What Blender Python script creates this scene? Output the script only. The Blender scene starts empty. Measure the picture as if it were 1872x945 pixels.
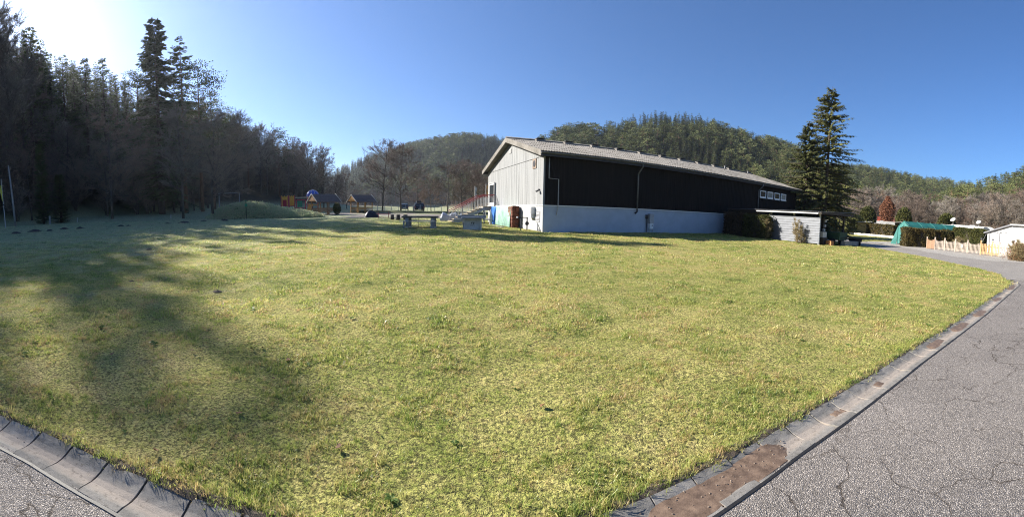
import bpy, math, random
import numpy as np
from mathutils import Vector, Matrix
S = bpy.context.scene
R = math.radians
# ------------------------------------------------------------------ camera (cylindrical panorama, as the phone took it)
F, T, TH0, HC, EYE = 720.0, 0.073, -0.25, 435.0, 1.6
cd = bpy.data.cameras.new('camera'); cam = bpy.data.objects.new('camera', cd); S.collection.objects.link(cam)
cam.location = (0, 0, EYE); cam.rotation_euler = (math.pi/2 - T, 0, -TH0)
cd.type = 'PANO'; cd.panorama_type = 'CENTRAL_CYLINDRICAL'
cd.central_cylindrical_range_u_min = -936/F - TH0; cd.central_cylindrical_range_u_max = 936/F - TH0
cd.central_cylindrical_range_v_min = -(945 - HC)/F; cd.central_cylindrical_range_v_max = HC/F
cd.central_cylindrical_radius = 1.0
cd.clip_start = 0.05; cd.clip_end = 6000
S.camera = cam
# ------------------------------------------------------------------ sky and sun
SUN_AZ, SUN_EL = R(-70), R(27.8)
w = bpy.data.worlds.new('World'); S.world = w; w.use_nodes = True
nt = w.node_tree; bg = nt.nodes['Background']; sky = nt.nodes.new('ShaderNodeTexSky')
sky.sky_type = 'NISHITA'; sky.sun_disc = False
sky.sun_elevation = SUN_EL; sky.sun_rotation = SUN_AZ
sky.altitude = 400; sky.air_density = 1.0; sky.dust_density = 0.8; sky.ozone_density = 10.0
nt.links.new(sky.outputs[0], bg.inputs[0]); bg.inputs[1].default_value = 0.066
sl = bpy.data.lights.new('sun', 'SUN'); so = bpy.data.objects.new('sun', sl); S.collection.objects.link(so)
sl.energy = 5.0; sl.angle = R(0.53); sl.color = (1.0, 0.94, 0.85)
sd = Vector((math.sin(SUN_AZ)*math.cos(SUN_EL), math.cos(SUN_AZ)*math.cos(SUN_EL), math.sin(SUN_EL)))
so.rotation_euler = (-sd).to_track_quat('-Z', 'Y').to_euler(); so.location = sd*60
S.view_settings.view_transform = 'Standard'; S.view_settings.look = 'None'
S.view_settings.exposure = 1.4; S.view_settings.gamma = 1.0; S.view_settings.use_curve_mapping = False
S.render.engine = 'CYCLES'
S.cycles.use_denoising = True; S.cycles.filter_width = 1.1; S.cycles.max_bounces = 6; S.cycles.diffuse_bounces = 3; S.cycles.glossy_bounces = 2
S.cycles.transmission_bounces = 4; S.cycles.transparent_max_bounces = 6; S.cycles.volume_bounces = 0
S.cycles.use_fast_gi = False
try: S.cycles.denoiser = 'OPENIMAGEDENOISE'; S.cycles.denoising_prefilter = 'NONE'
except Exception: pass

# ------------------------------------------------------------------ picture point -> direction / place on the ground
def ray(px, py):
    th = (px - 936)/F - TH0; v = (HC - py)/F
    f2, rt = math.cos(th), math.sin(th)
    fw = f2*math.cos(T) + v*math.sin(T); z = v*math.cos(T) - f2*math.sin(T)
    c, s = math.cos(TH0), math.sin(TH0)
    return Vector((fw*s + rt*c, fw*c - rt*s, z))
def hor(px):
    lo, hi = 300.0, 500.0
    for _ in range(30):
        m = (lo + hi)/2
        if ray(px, m).z > 0: lo = m
        else: hi = m
    return lo
def azm(px):
    r = ray(px, hor(px)); return math.atan2(r.x, r.y)
def XY(px, d):
    a = azm(px); return d*math.sin(a), d*math.cos(a)
def HT(px, py, d):                      # height of the point seen at py, d metres away
    r = ray(px, py); return EYE + r.z/math.hypot(r.x, r.y)*d

# ------------------------------------------------------------------ lie of the land
def sst(a, b, x):
    t = np.clip((np.asarray(x, float) - a)/(b - a), 0, 1); return t*t*(3 - 2*t)
GUT = np.array([(-7, -2.3), (-5, -.62), (-4, .06), (-3.0, .66), (-2.5, .92), (-1.9, 1.15), (-1.3, 1.34), (.7, 1.80), (1.8, 2.06), (4.1, 2.44), (7.4, 2.88), (12.7, 3.70), (13.25, 3.95), (13.4, 4.4)])
def gut_y(x):
    x = np.asarray(x, float)
    y = np.interp(x, GUT[:-1, 0], GUT[:-1, 1])
    y = np.where(x < -7, -2.3 + (x + 7)*.9, y); return np.where(x > 13.25, 3.95 + (x - 13.25)*.17, y)
LANE_L = np.array([(4.3, 13.4), (5.2, 15.3), (7.0, 17.0), (11.7, 20.2), (17.6, 22.9), (24, 25.2), (32, 27.5), (45, 29), (62, 27), (80, 22)])   # (y, x) lawn side of the lane
def lane_x(y): return np.interp(y, LANE_L[:, 0], LANE_L[:, 1])
def hillpart(x, y):
    x = np.asarray(x, float); y = np.asarray(y, float)
    def g(cx, cy, su, sv, rot, A):
        c, s = math.cos(rot), math.sin(rot); u = (x-cx)*c + (y-cy)*s; v = -(x-cx)*s + (y-cy)*c
        return A*np.exp(-(u/su)**2 - (v/sv)**2)
    left = (sst(-44, -130, x)*44)*(1 - sst(20, 200, y)*.93)
    left += 10*sst(-46, -62, x)*(1 - sst(10, 60, y))
    h = left
    for a in HILLS: h = np.maximum(h, np.maximum(0, g(*a[:5], a[5] + 9) - 9))
    return np.where(np.hypot(x, y) > 40, h, 0)
HILLS = [(-105, 449, 130, 108, 0, 57.7), (-45, 435, 179, 101, 0, 63.4), (110, 470, 120, 90, 0, 50), (114, 258.6, 127, 76.2, -.25, 53.4), (46.2, 266.6, 60, 81, 0, 40.9), (168.9, 240, 60, 85.3, 0, 43.3), (331.6, 292, 223, 138.5, -.75, 49.5), (428, 230.4, 200, 114, -.9, 48.9), (286, 14.3, 112.8, 86, -.2, 56), (-330, 520, 200, 150, .5, 40)]
def lawnz(x, y):
    x = np.asarray(x, float); y = np.asarray(y, float)
    s = y - gut_y(x)
    on = sst(.1, 6, s)*(1 - sst(-1.0, .6, x - lane_x(np.clip(y, 4.3, 80)))*(y < 90))
    z = .0125*np.clip(y, 0, 75) + .014*np.clip(-x, 0, 60) + .045*np.clip(-x - 29, 0, 20) - .008*np.clip(x, 0, 40)
    z = z*on + .0028*np.clip(y - 6, 0, 60)*(1 - on)*(x > 13)
    return z
def HZ(x, y):
    h = hillpart(x, y)
    return lawnz(x, y) + np.where(h > 1.0, h - 1.0, 0)
def GZ(x, y): return float(HZ(x, y))

# ------------------------------------------------------------------ mesh and object helpers
C = S.collection
class MB:
    def __init__(s): s.v = []; s.f = []
    def add(s, vs, fs):
        n = len(s.v); s.v += [tuple(p) for p in vs]; s.f += [tuple(i + n for i in q) for q in fs]; return s
    def obox(s, o, a, b, c):
        o, a, b, c = map(Vector, (o, a, b, c))
        if a.cross(b).dot(c) < 0: o = o + c; c = -c
        P = [o, o+a, o+a+b, o+b, o+c, o+a+c, o+a+b+c, o+b+c]
        return s.add(P, [(0,3,2,1), (4,5,6,7), (0,1,5,4), (1,2,6,5), (2,3,7,6), (3,0,4,7)])
    def box(s, x0, x1, y0, y1, z0, z1): return s.obox((x0, y0, z0), (x1-x0, 0, 0), (0, y1-y0, 0), (0, 0, z1-z0))
    def beam(s, p, q, wd, ht, up=(0, 0, 1)):
        p, q = Vector(p), Vector(q); d = q - p; up = Vector(up)
        sx = d.cross(up)
        if sx.length < 1e-6: sx = d.cross(Vector((1, 0, 0)))
        sx.normalize(); u = sx.cross(d).normalized()
        return s.obox(p - sx*wd/2 - u*ht/2, sx*wd, d, u*ht)
    def tube(s, pts, rad, n=8):
        pts = [Vector(p) for p in pts]; m = len(pts)
        if not hasattr(rad, '__len__'): rad = [rad]*m
        b = len(s.v); ref = None
        for i, p in enumerate(pts):
            d = (pts[min(i+1, m-1)] - pts[max(i-1, 0)])
            d = d.normalized() if d.length > 1e-9 else Vector((0, 0, 1))
            if ref is None: ref = Vector((1, 0, 0)) if abs(d.x) < .8 else Vector((0, 1, 0))
            a = (ref - d*ref.dot(d)).normalized(); ref = a; e = d.cross(a)
            for k in range(n):
                t = 2*math.pi*k/n; s.v.append(tuple(p + (a*math.cos(t) + e*math.sin(t))*rad[i]))
        for i in range(m-1):
            for k in range(n):
                k2 = (k+1) % n; s.f.append((b+i*n+k, b+i*n+k2, b+(i+1)*n+k2, b+(i+1)*n+k))
        if n > 2: s.f.append(tuple(b+k for k in reversed(range(n)))); s.f.append(tuple(b+(m-1)*n+k for k in range(n)))
        return s
    def prism(s, poly, vec):
        n = len(poly); P = [Vector(p) for p in poly]; v = Vector(vec)
        nm = Vector((0, 0, 0))
        for i in range(n): nm += P[i].cross(P[(i+1) % n])
        if nm.dot(v) < 0: P.reverse()
        return s.add(P + [p + v for p in P], [tuple(reversed(range(n))), tuple(range(n, 2*n))] + [(i, (i+1) % n, n+(i+1) % n, n+i) for i in range(n)])
    def grid(s, P):                      # P[i][j] points
        b = len(s.v); nu, nv = len(P), len(P[0])
        for r in P: s.v += [tuple(p) for p in r]
        for i in range(nu-1):
            for j in range(nv-1): s.f.append((b+i*nv+j, b+(i+1)*nv+j, b+(i+1)*nv+j+1, b+i*nv+j+1))
        return s
    def sphere(s, c, rx, ry, rz, nu=14, nv=8, noise=0, rnd=None, lo=-1.0):
        P = []
        for i in range(nv+1):
            la = math.asin(lo) + (math.pi/2 - math.asin(lo))*i/nv; row = []
            for j in range(nu+1):
                lo_ = 2*math.pi*(j % nu)/nu; k = 1
                row.append((c[0]+rx*math.cos(la)*math.cos(lo_), c[1]+ry*math.cos(la)*math.sin(lo_), c[2]+rz*math.sin(la)))
            P.append(row)
        if noise:
            for i in range(nv+1):
                for j in range(nu):
                    k = 1 + rnd.uniform(-noise, noise); q = P[i][j]; P[i][j] = tuple(c[t] + (q[t]-c[t])*k for t in range(3))
                P[i][nu] = P[i][0]
        return s.grid([list(r) for r in zip(*P)])
    def mesh(s, name, mats, smooth=False, mi=None):
        me = bpy.data.meshes.new(name); me.from_pydata(s.v, [], s.f)
        for m in (mats if isinstance(mats, (list, tuple)) else [mats]): me.materials.append(m)
        if smooth: me.polygons.foreach_set('use_smooth', [True]*len(me.polygons))
        if mi is not None: me.polygons.foreach_set('material_index', mi)
        me.update(); return me
    def build(s, name, mat, parent=None, smooth=False):
        return link(name, s.mesh(name, mat, smooth), parent)
def link(name, me, parent=None):
    o = bpy.data.objects.new(name, me); C.objects.link(o)
    if parent is not None: o.parent = parent
    return o
def tag(o, label, cat, group=None):
    o['label'] = label; o['category'] = cat
    if group: o['group'] = group
    return o
def thing(name, label, cat, loc=(0, 0, 0), rotz=0, group=None):
    o = bpy.data.objects.new(name, None); o.empty_display_size = .2; C.objects.link(o)
    o.location = loc; o.rotation_euler = (0, 0, rotz); return tag(o, label, cat, group)
def one(name, mb, mat, label, cat, loc=(0, 0, 0), rotz=0, group=None, smooth=False):
    o = mb.build(name, mat, None, smooth); o.location = loc; o.rotation_euler = (0, 0, rotz); return tag(o, label, cat, group)
def struct(name, mb, mat, smooth=False, kind='structure'):
    o = mb.build(name, mat, None, smooth); o['kind'] = kind; return o
def spot(px, d, dz=0):                  # place + heading for a thing d metres away, facing the road
    x, y = XY(px, d); return (x, y, GZ(x, y) + dz), -azm(px)
def copy_tree(root, loc, rotz, scale=1.0):
    r = root.copy(); C.objects.link(r); r.location = loc; r.rotation_euler = (0, 0, rotz); r.scale = (scale,)*3 if not hasattr(scale, '__len__') else scale
    for ch in root.children:
        c = ch.copy(); C.objects.link(c); c.parent = r
    return r

# ------------------------------------------------------------------ materials
def newmat(name):
    m = bpy.data.materials.new(name); m.use_nodes = True; n = m.node_tree.nodes; return m, n, m.node_tree.links, n['Principled BSDF']
def node(n, typ, **kw):
    x = n.new('ShaderNode' + typ)
    for k, v in kw.items():
        if k in x.inputs: x.inputs[k].default_value = v
        else: setattr(x, k, v)
    return x
def ramp(n, L, src, stops):
    r = n.new('ShaderNodeValToRGB'); e = r.color_ramp.elements
    while len(e) > 2: e.remove(e[-1])
    for i, (p, c) in enumerate(stops):
        q = e[i] if i < 2 else e.new(p)
        q.position = p; q.color = (*c, 1) if len(c) == 3 else c
    L.new(src, r.inputs[0]); return r.outputs[0]
def mixc(n, L, a, b, fac, mode='MIX'):
    m = n.new('ShaderNodeMix'); m.data_type = 'RGBA'; m.blend_type = mode
    for s, v in ((6, a), (7, b), (0, fac)):
        if hasattr(v, 'is_linked') or hasattr(v, 'links'): L.new(v, m.inputs[s])
        else: m.inputs[s].default_value = (*v, 1) if hasattr(v, '__len__') and len(v) == 3 else v
    return m.outputs[2]
def mth(n, L, op, a, b=None, c=None):
    m = n.new('ShaderNodeMath'); m.operation = op
    for s, v in enumerate((a, b, c)):
        if v is None: continue
        if hasattr(v, 'links'): L.new(v, m.inputs[s])
        else: m.inputs[s].default_value = v
    return m.outputs[0]
def coords(n, L, kind='Object', scale=(1, 1, 1)):
    t = n.new('ShaderNodeTexCoord'); mp = n.new('ShaderNodeMapping'); mp.inputs[3].default_value = scale
    if kind == 'World':
        g = n.new('ShaderNodeNewGeometry'); L.new(g.outputs['Position'], mp.inputs[0])
    else: L.new(t.outputs[kind], mp.inputs[0])
    return mp.outputs[0]
def noise(n, L, co, scale, detail=4, rough=.6):
    x = node(n, 'TexNoise', Scale=scale, Detail=detail, Roughness=rough); L.new(co, x.inputs['Vector']); return x.outputs[0]
def bump(n, L, src, b, strength=.3, dist=.02):
    x = node(n, 'Bump', Strength=strength, Distance=dist); L.new(src, x.inputs['Height']); L.new(x.outputs[0], b.inputs['Normal'])
def plain(name, col, rough=.7, var=.25, scale=3.0, metal=0, bmp=.15, stretch=(1, 1, 1), rnd=.0, spec=.4):
    m, n, L, b = newmat(name); co = coords(n, L, 'Object', stretch)
    f = noise(n, L, co, scale, 5, .65)
    c = ramp(n, L, f, [(.3, tuple(x*(1-var) for x in col)), (.7, tuple(min(1, x*(1+var)) for x in col))])
    if rnd:
        oi = n.new('ShaderNodeObjectInfo'); k = mth(n, L, 'MULTIPLY_ADD', oi.outputs['Random'], 2*rnd, 1-rnd)
        hs = node(n, 'HueSaturation'); L.new(k, hs.inputs['Value']); L.new(c, hs.inputs['Color']); c = hs.outputs[0]
    L.new(c, b.inputs['Base Color']); b.inputs['Roughness'].default_value = rough; b.inputs['Metallic'].default_value = metal
    b.inputs['Specular IOR Level'].default_value = spec
    if bmp: bump(n, L, noise(n, L, co, scale*6, 4), b, bmp, .01)
    return m
def leafy(name, c0, c1, trans=.25, rnd=.3, scale=1.5, rough=.7):
    m, n, L, b = newmat(name); co = coords(n, L, 'World')
    f = noise(n, L, co, scale, 3)
    oi = n.new('ShaderNodeObjectInfo'); f2 = mth(n, L, 'MULTIPLY_ADD', oi.outputs['Random'], rnd, mth(n, L, 'MULTIPLY', f, 1-rnd))
    c = ramp(n, L, f2, [(.25, c0), (.65, c1)])
    L.new(c, b.inputs['Base Color']); b.inputs['Roughness'].default_value = rough; b.inputs['Specular IOR Level'].default_value = .25
    if trans:
        t = n.new('ShaderNodeBsdfTranslucent'); L.new(c, t.inputs[0]); mx = n.new('ShaderNodeMixShader'); mx.inputs[0].default_value = trans
        L.new(b.outputs[0], mx.inputs[1]); L.new(t.outputs[0], mx.inputs[2]); L.new(mx.outputs[0], n['Material Output'].inputs[0])
    return m
# ================================================================== GROUND
rng = np.random.default_rng(7)
def lawn_color(n, L, blade=False):
    co = coords(n, L, 'World')
    big = noise(n, L, co, .22, 3, .55); mid = noise(n, L, co, 1.3, 4, .6); fine = noise(n, L, co, 14 if not blade else 30, 3, .6)
    f = mth(n, L, 'ADD', mth(n, L, 'MULTIPLY', big, .38), mth(n, L, 'ADD', mth(n, L, 'MULTIPLY', mid, .42), mth(n, L, 'MULTIPLY', fine, .36)))
    if blade:
        oi = n.new('ShaderNodeObjectInfo'); f = mth(n, L, 'ADD', f, mth(n, L, 'MULTIPLY_ADD', oi.outputs['Random'], .46, -.23))
        c = ramp(n, L, f, [(.24, (.085, .150, .034)), (.38, (.215, .290, .060)), (.50, (.37, .43, .10)), (.66, (.60, .54, .20)), (.80, (.52, .37, .18))])
    else:
        c = ramp(n, L, f, [(.36, (.095, .10, .034)), (.50, (.26, .28, .066)), (.63, (.46, .41, .14)), (.78, (.48, .37, .17))])
    moss = noise(n, L, co, .5, 2, .5); mo = ramp(n, L, moss, [(.66, (0, 0, 0)), (.74, (1, 1, 1))])
    c = mixc(n, L, c, (.30, .36, .035), mth(n, L, 'MULTIPLY', mo, .55))
    sp = n.new('ShaderNodeSeparateXYZ'); L.new(co, sp.inputs[0])      # hoar frost lies on the far left of the lawn
    fr = mth(n, L, 'ADD', mth(n, L, 'MULTIPLY', sp.outputs[0], -.042), mth(n, L, 'MULTIPLY_ADD', sp.outputs[1], .010, -.32))
    fr = mth(n, L, 'ADD', fr, mth(n, L, 'MULTIPLY_ADD', mid, 1.5, -.75))
    frc = ramp(n, L, fr, [(.05, (0, 0, 0)), (.8, (1, 1, 1))])
    return mixc(n, L, c, (.54, .60, .44), mth(n, L, 'MULTIPLY', frc, .5)), mid, fine, co
m_ground, n, L, b = newmat('lawn ground')
c, mid, fine, co = lawn_color(n, L)
c = mixc(n, L, c, (.050, .046, .022), ramp(n, L, noise(n, L, co, 38, 3, .7), [(.42, (.8, .8, .8)), (.55, (0, 0, 0))]))
at = n.new('ShaderNodeAttribute'); at.attribute_name = 'wood'
fl = ramp(n, L, noise(n, L, co, .6, 5, .7), [(.3, (.035, .028, .018)), (.55, (.085, .062, .038)), (.75, (.06, .065, .028))])
L.new(mixc(n, L, c, fl, at.outputs['Fac']), b.inputs['Base Color']); b.inputs['Roughness'].default_value = .95; b.inputs['Specular IOR Level'].default_value = .1
hb = mth(n, L, 'ADD', mth(n, L, 'MULTIPLY', noise(n, L, co, 55, 3, .7), .5), noise(n, L, co, 9, 4, .7)); bump(n, L, hb, b, .9, .05)
radii = np.concatenate([[0.02], np.geomspace(.5, 60, 150), np.geomspace(61.5, 2600, 110)])
azs = np.concatenate([np.arange(-105, 95, .55), np.arange(95, 255, 4)])*math.pi/180
RR, AA = np.meshgrid(radii, azs, indexing='ij'); X = RR*np.sin(AA); Y = RR*np.cos(AA)
Z = HZ(X, Y); sgut = Y - gut_y(X)
def vn(x, y, s):                         # cheap smooth undulation
    return np.sin(x*s*1.3 + 1.7*np.sin(y*s*.9))*np.sin(y*s*1.1 + 1.3*np.sin(x*s*.7 + 2))
islawn = (sgut > .16) & (X < lane_x(np.clip(Y, 4.3, 80)) - .03) & (Y < 62)
Z = Z + np.where(islawn, .016*vn(X, Y, 2.3) + .03*vn(X, Y, .7) + .006, -.035)*np.where(RR > 60, 0, 1)
Z = np.where((np.abs(sgut) <= .2) & (X < 13.5), -.16, Z)
wood = sst(.8, 3.0, hillpart(X, Y))
nr, na = RR.shape
idx = np.arange(nr*na).reshape(nr, na); nx = np.roll(idx, -1, axis=1)
q = np.stack([idx[:-1], nx[:-1], nx[1:], idx[1:]], -1).reshape(-1, 4)[:, ::-1]
me = bpy.data.meshes.new('ground'); me.from_pydata(np.stack([X, Y, Z], -1).reshape(-1, 3).tolist(), [], q.tolist())
me.polygons.foreach_set('use_smooth', [True]*len(me.polygons)); me.materials.append(m_ground)
at_ = me.attributes.new('wood', 'FLOAT', 'POINT'); at_.data.foreach_set('value', wood.ravel().astype(np.float32)); me.update()
ground = link('ground', me); ground['kind'] = 'structure'

# ---- asphalt road (foreground) and the smoother lane at the right
def asphalt(name, cell, lo, hi, bs, crack=1.0):
    m, n, L, b = newmat(name); co = coords(n, L, 'World')
    v = node(n, 'TexVoronoi', Scale=cell); L.new(co, v.inputs['Vector'])
    ve = node(n, 'TexVoronoi', Scale=cell, feature='DISTANCE_TO_EDGE'); L.new(co, ve.inputs['Vector'])
    big = noise(n, L, co, .8, 4, .6); fin = noise(n, L, co, 300, 2, .5)
    sc = n.new('ShaderNodeSeparateColor'); L.new(v.outputs['Color'], sc.inputs[0])
    f = mth(n, L, 'ADD', mth(n, L, 'MULTIPLY', sc.outputs[0], .55), mth(n, L, 'ADD', mth(n, L, 'MULTIPLY_ADD', big, .5, -.10), mth(n, L, 'MULTIPLY', fin, .2)))
    c = ramp(n, L, f, [(.15, lo), (.55, tuple((p+q)/2 for p, q in zip(lo, hi))), (.85, hi)])
    gap = ramp(n, L, ve.outputs[0], [(.01, (.35, .34, .33)), (.14, (1, 1, 1))]); c = mixc(n, L, c, gap, 1.0, 'MULTIPLY')
    warp = n.new('ShaderNodeVectorMath'); warp.operation = 'MULTIPLY_ADD'; wn = node(n, 'TexNoise', Scale=2.2, Detail=4); L.new(co, wn.inputs['Vector'])
    L.new(wn.outputs['Color'], warp.inputs[0]); warp.inputs[1].default_value = (.55,)*3; L.new(co, warp.inputs[2])
    vc = node(n, 'TexVoronoi', Scale=1.7, feature='DISTANCE_TO_EDGE'); L.new(warp.outputs[0], vc.inputs['Vector'])
    ck = ramp(n, L, vc.outputs[0], [(.003, (.36, .33, .30)), (.014, (1, 1, 1))]); c = mixc(n, L, c, ck, mth(n, L, 'MULTIPLY', ramp(n, L, noise(n, L, co, .6, 3), [(.36, (0, 0, 0)), (.52, (1, 1, 1))]), crack), 'MULTIPLY')
    L.new(c, b.inputs['Base Color']); b.inputs['Roughness'].default_value = .85; b.inputs['Specular IOR Level'].default_value = .3
    h = mth(n, L, 'ADD', mth(n, L, 'MINIMUM', ve.outputs[0], .25), mth(n, L, 'MULTIPLY', ck, .12)); bump(n, L, h, b, 1.0, bs)
    return m
m_road = asphalt('coarse chipped asphalt', 88, (.205, .182, .16), (.51, .455, .40), .02, 1.0)
m_lane = asphalt('lane asphalt', 90, (.265, .24, .21), (.42, .385, .335), .006, .6)
xs = np.concatenate([np.arange(-14, 14.1, .35)])
mb = MB(); P = []
for x in xs:
    yt = float(gut_y(x)) - .14 if x < 13.3 else 4.1
    P.append([(x, yt + t*(-9 - yt), .0 + .015*math.sin(x*.7) * t - .05*t*t*0) for t in np.linspace(0, 1, 12)])
mb.grid(P); road = struct('road', mb, m_road, True)
road.data.flip_normals()
mb = MB(); P = []
right_edge = [(4.0, 60), (6, 60), (9, 29.6), (13, 30.2), (18, 31.6), (22.4, 32.6), (24, 33), (27, 33.5), (32, 34), (45, 36), (62, 34), (80, 28)]
ry = [a for a, _ in right_edge]; rx = [c_ for _, c_ in right_edge]
for y in np.concatenate([np.arange(-2.5, 4.4, .6), np.arange(4.4, 80, .8)]):
    xl = float(lane_x(max(y, 4.3))) if y > 4.3 else 13.9 + .1*(4.3 - y); xr = 60.0 if y < 6 else float(np.interp(y, [6, 9, 13, 18, 22, 24, 28, 34, 45, 62, 80], [58, 28.4, 27.8, 28.2, 29.6, 30.2, 31.8, 33.5, 35, 33, 27]))
    P.append([(xl + t*(xr-xl), y, float(lawnz(xl + t*(xr-xl) + 3, y)) + .006) for t in np.linspace(0, 1, 8)])
mb.grid(P); lane = struct('lane', mb, m_lane, True); lane.data.flip_normals()
m_gravel = asphalt('pale gravel', 40, (.36, .335, .29), (.62, .58, .51), .02, 0)
mb = MB(); P = []
for y in np.arange(6.2, 25, .6):
    xl = float(np.interp(y, [6, 9.5, 13.4, 18.9, 22, 24, 28], [23.5, 22.3, 24.6, 28.0, 29.8, 30.4, 31.8])) + .25*math.sin(y*2.1); xr = 48.0 if y < 16 else 42.0
    P.append([(xl + t*(xr-xl), y, float(lawnz(40, y)) + .012) for t in np.linspace(0, 1, 10)])
mb.grid(P); gv = struct('gravel_strip', mb, m_gravel, True); gv.data.flip_normals()

# ---- concrete bowl gutter, stone by stone
m_stone, n, L, b = newmat('gutter concrete'); co = coords(n, L, 'Object'); cw = coords(n, L, 'World')
oi = n.new('ShaderNodeObjectInfo'); f = mth(n, L, 'MULTIPLY_ADD', oi.outputs['Random'], .22, mth(n, L, 'MULTIPLY', noise(n, L, cw, 9, 6, .7), .8))
c = ramp(n, L, f, [(.3, (.135, .128, .115)), (.7, (.265, .248, .222))])
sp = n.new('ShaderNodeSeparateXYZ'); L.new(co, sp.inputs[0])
dust_and_light = ramp(n, L, mth(n, L, 'ADD', mth(n, L, 'ABSOLUTE', mth(n, L, 'ADD', sp.outputs[1], .015)), mth(n, L, 'MULTIPLY_ADD', noise(n, L, cw, 5, 4), .09, -.045)), [(.035, (1, 1, 1)), (.085, (0, 0, 0))])
c = mixc(n, L, c, (.34, .285, .235), mth(n, L, 'MULTIPLY', dust_and_light, .65))  # pale trough band: sediment tint with the light on it painted in
dk = ramp(n, L, noise(n, L, cw, 26, 5, .75), [(.32, (.35, .33, .3)), (.46, (1, 1, 1))]); c = mixc(n, L, c, dk, .7, 'MULTIPLY')
L.new(c, b.inputs['Base Color']); b.inputs['Roughness'].default_value = .9; b.inputs['Specular IOR Level'].default_value = .25
bump(n, L, noise(n, L, cw, 160, 4, .7), b, .5, .006)
def proto_(name, me): return bpy.data.objects.new(name, me)
def stone_mesh(seed):
    r = random.Random(seed); mb = MB(); P = []
    prof = [(-.155, -.15), (-.155, -.008), (-.150, -.002), (-.10, -.005), (-.065, -.013), (-.02, -.020), (.03, -.019), (.075, -.010), (.11, .002), (.150, .012), (.155, .006), (.155, -.15)]
    for t, dn in ((-.1455, .002), (-.1440, 0), (-.07, 0), (0, 0), (.07, 0), (.1440, 0), (.1455, .002)):
        P.append([(t, y, z - dn + r.uniform(-.0015, .0015)) for y, z in prof])
    mb.grid(P); k = len(prof); nrow = 7
    mb.f.append(tuple(range(k-1, -1, -1))); mb.f.append(tuple((nrow-1)*k + i for i in range(k)))
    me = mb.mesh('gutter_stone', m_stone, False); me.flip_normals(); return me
sm = [stone_mesh(i) for i in range(4)]
gutter = bpy.data.objects.new('gutter', None); C.objects.link(gutter); gutter['kind'] = 'structure'
seg = np.diff(GUT, axis=0); sl_ = np.hypot(seg[:, 0], seg[:, 1]); cum = np.concatenate([[0], np.cumsum(sl_)])
def gpos(s):
    x = np.interp(s, cum, GUT[:, 0]); y = np.interp(s, cum, GUT[:, 1]); return x, y
rr = random.Random(3); s_ = 1.6; k = 0
while s_ < cum[-1] - .1:
    x, y = gpos(s_); x2, y2 = gpos(s_ + .15); x1, y1 = gpos(s_ - .15)
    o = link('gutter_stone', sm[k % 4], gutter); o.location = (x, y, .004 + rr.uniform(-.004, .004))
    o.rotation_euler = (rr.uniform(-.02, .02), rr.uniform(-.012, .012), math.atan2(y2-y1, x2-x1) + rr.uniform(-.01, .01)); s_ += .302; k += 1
# black sealing joint between gutter and asphalt + soil lip on the lawn side
m_soil = plain('dark soil', (.075, .058, .042), .95, .5, 20, bmp=.8)
m_tar = plain('tar joint', (.02, .019, .018), .6, .3, 30)
def ribbon(off, wd, z, s0, s1, rag=0, seed=1):
    mb = MB(); r = random.Random(seed); P = []
    for s in np.arange(s0, s1, .08):
        x, y = gpos(s); x2, y2 = gpos(s+.1); d = Vector((x2-x, y2-y, 0)).normalized(); nn = Vector((-d.y, d.x, 0)); p = Vector((x, y, 0))
        a = off + r.uniform(-rag, rag)*.4; e = off + wd + r.uniform(-rag, rag)
        P.append([(p + nn*(a + (e-a)*t)) + Vector((0, 0, z + (.012*math.sin(3.14*t) if rag else 0) + (r.uniform(0, .012) if rag else 0))) for t in (0, .35, .7, 1)])
    mb.grid(P); return mb
tj = ribbon(-.172, .022, .0045, 1.5, cum[-1] - .6); to = struct('tar_joint', tj, m_tar)
sl2 = ribbon(.140, .10, .004, 1.5, cum[-1] - .5, .022, 5); so_ = struct('soil_edge', sl2, m_soil)
for o_ in (to, so_): o_.data.flip_normals()
jf = MB(); P = []
for s in np.arange(1.45, cum[-1] - .1, .1):
    x, y = gpos(s); x2, y2 = gpos(s+.1); d = Vector((x2-x, y2-y, 0)).normalized(); nn = Vector((-d.y, d.x, 0))
    P.append([Vector((x, y, 0)) + nn*v + Vector((0, 0, z - .007)) for v, z in ((-.150, -.002), (-.10, -.005), (-.065, -.013), (-.02, -.020), (.03, -.019), (.075, -.010), (.11, .002), (.150, .012))])
jf.grid(P); jo = jf.build('joint_filling', m_soil, gutter); jo.data.flip_normals()
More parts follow.
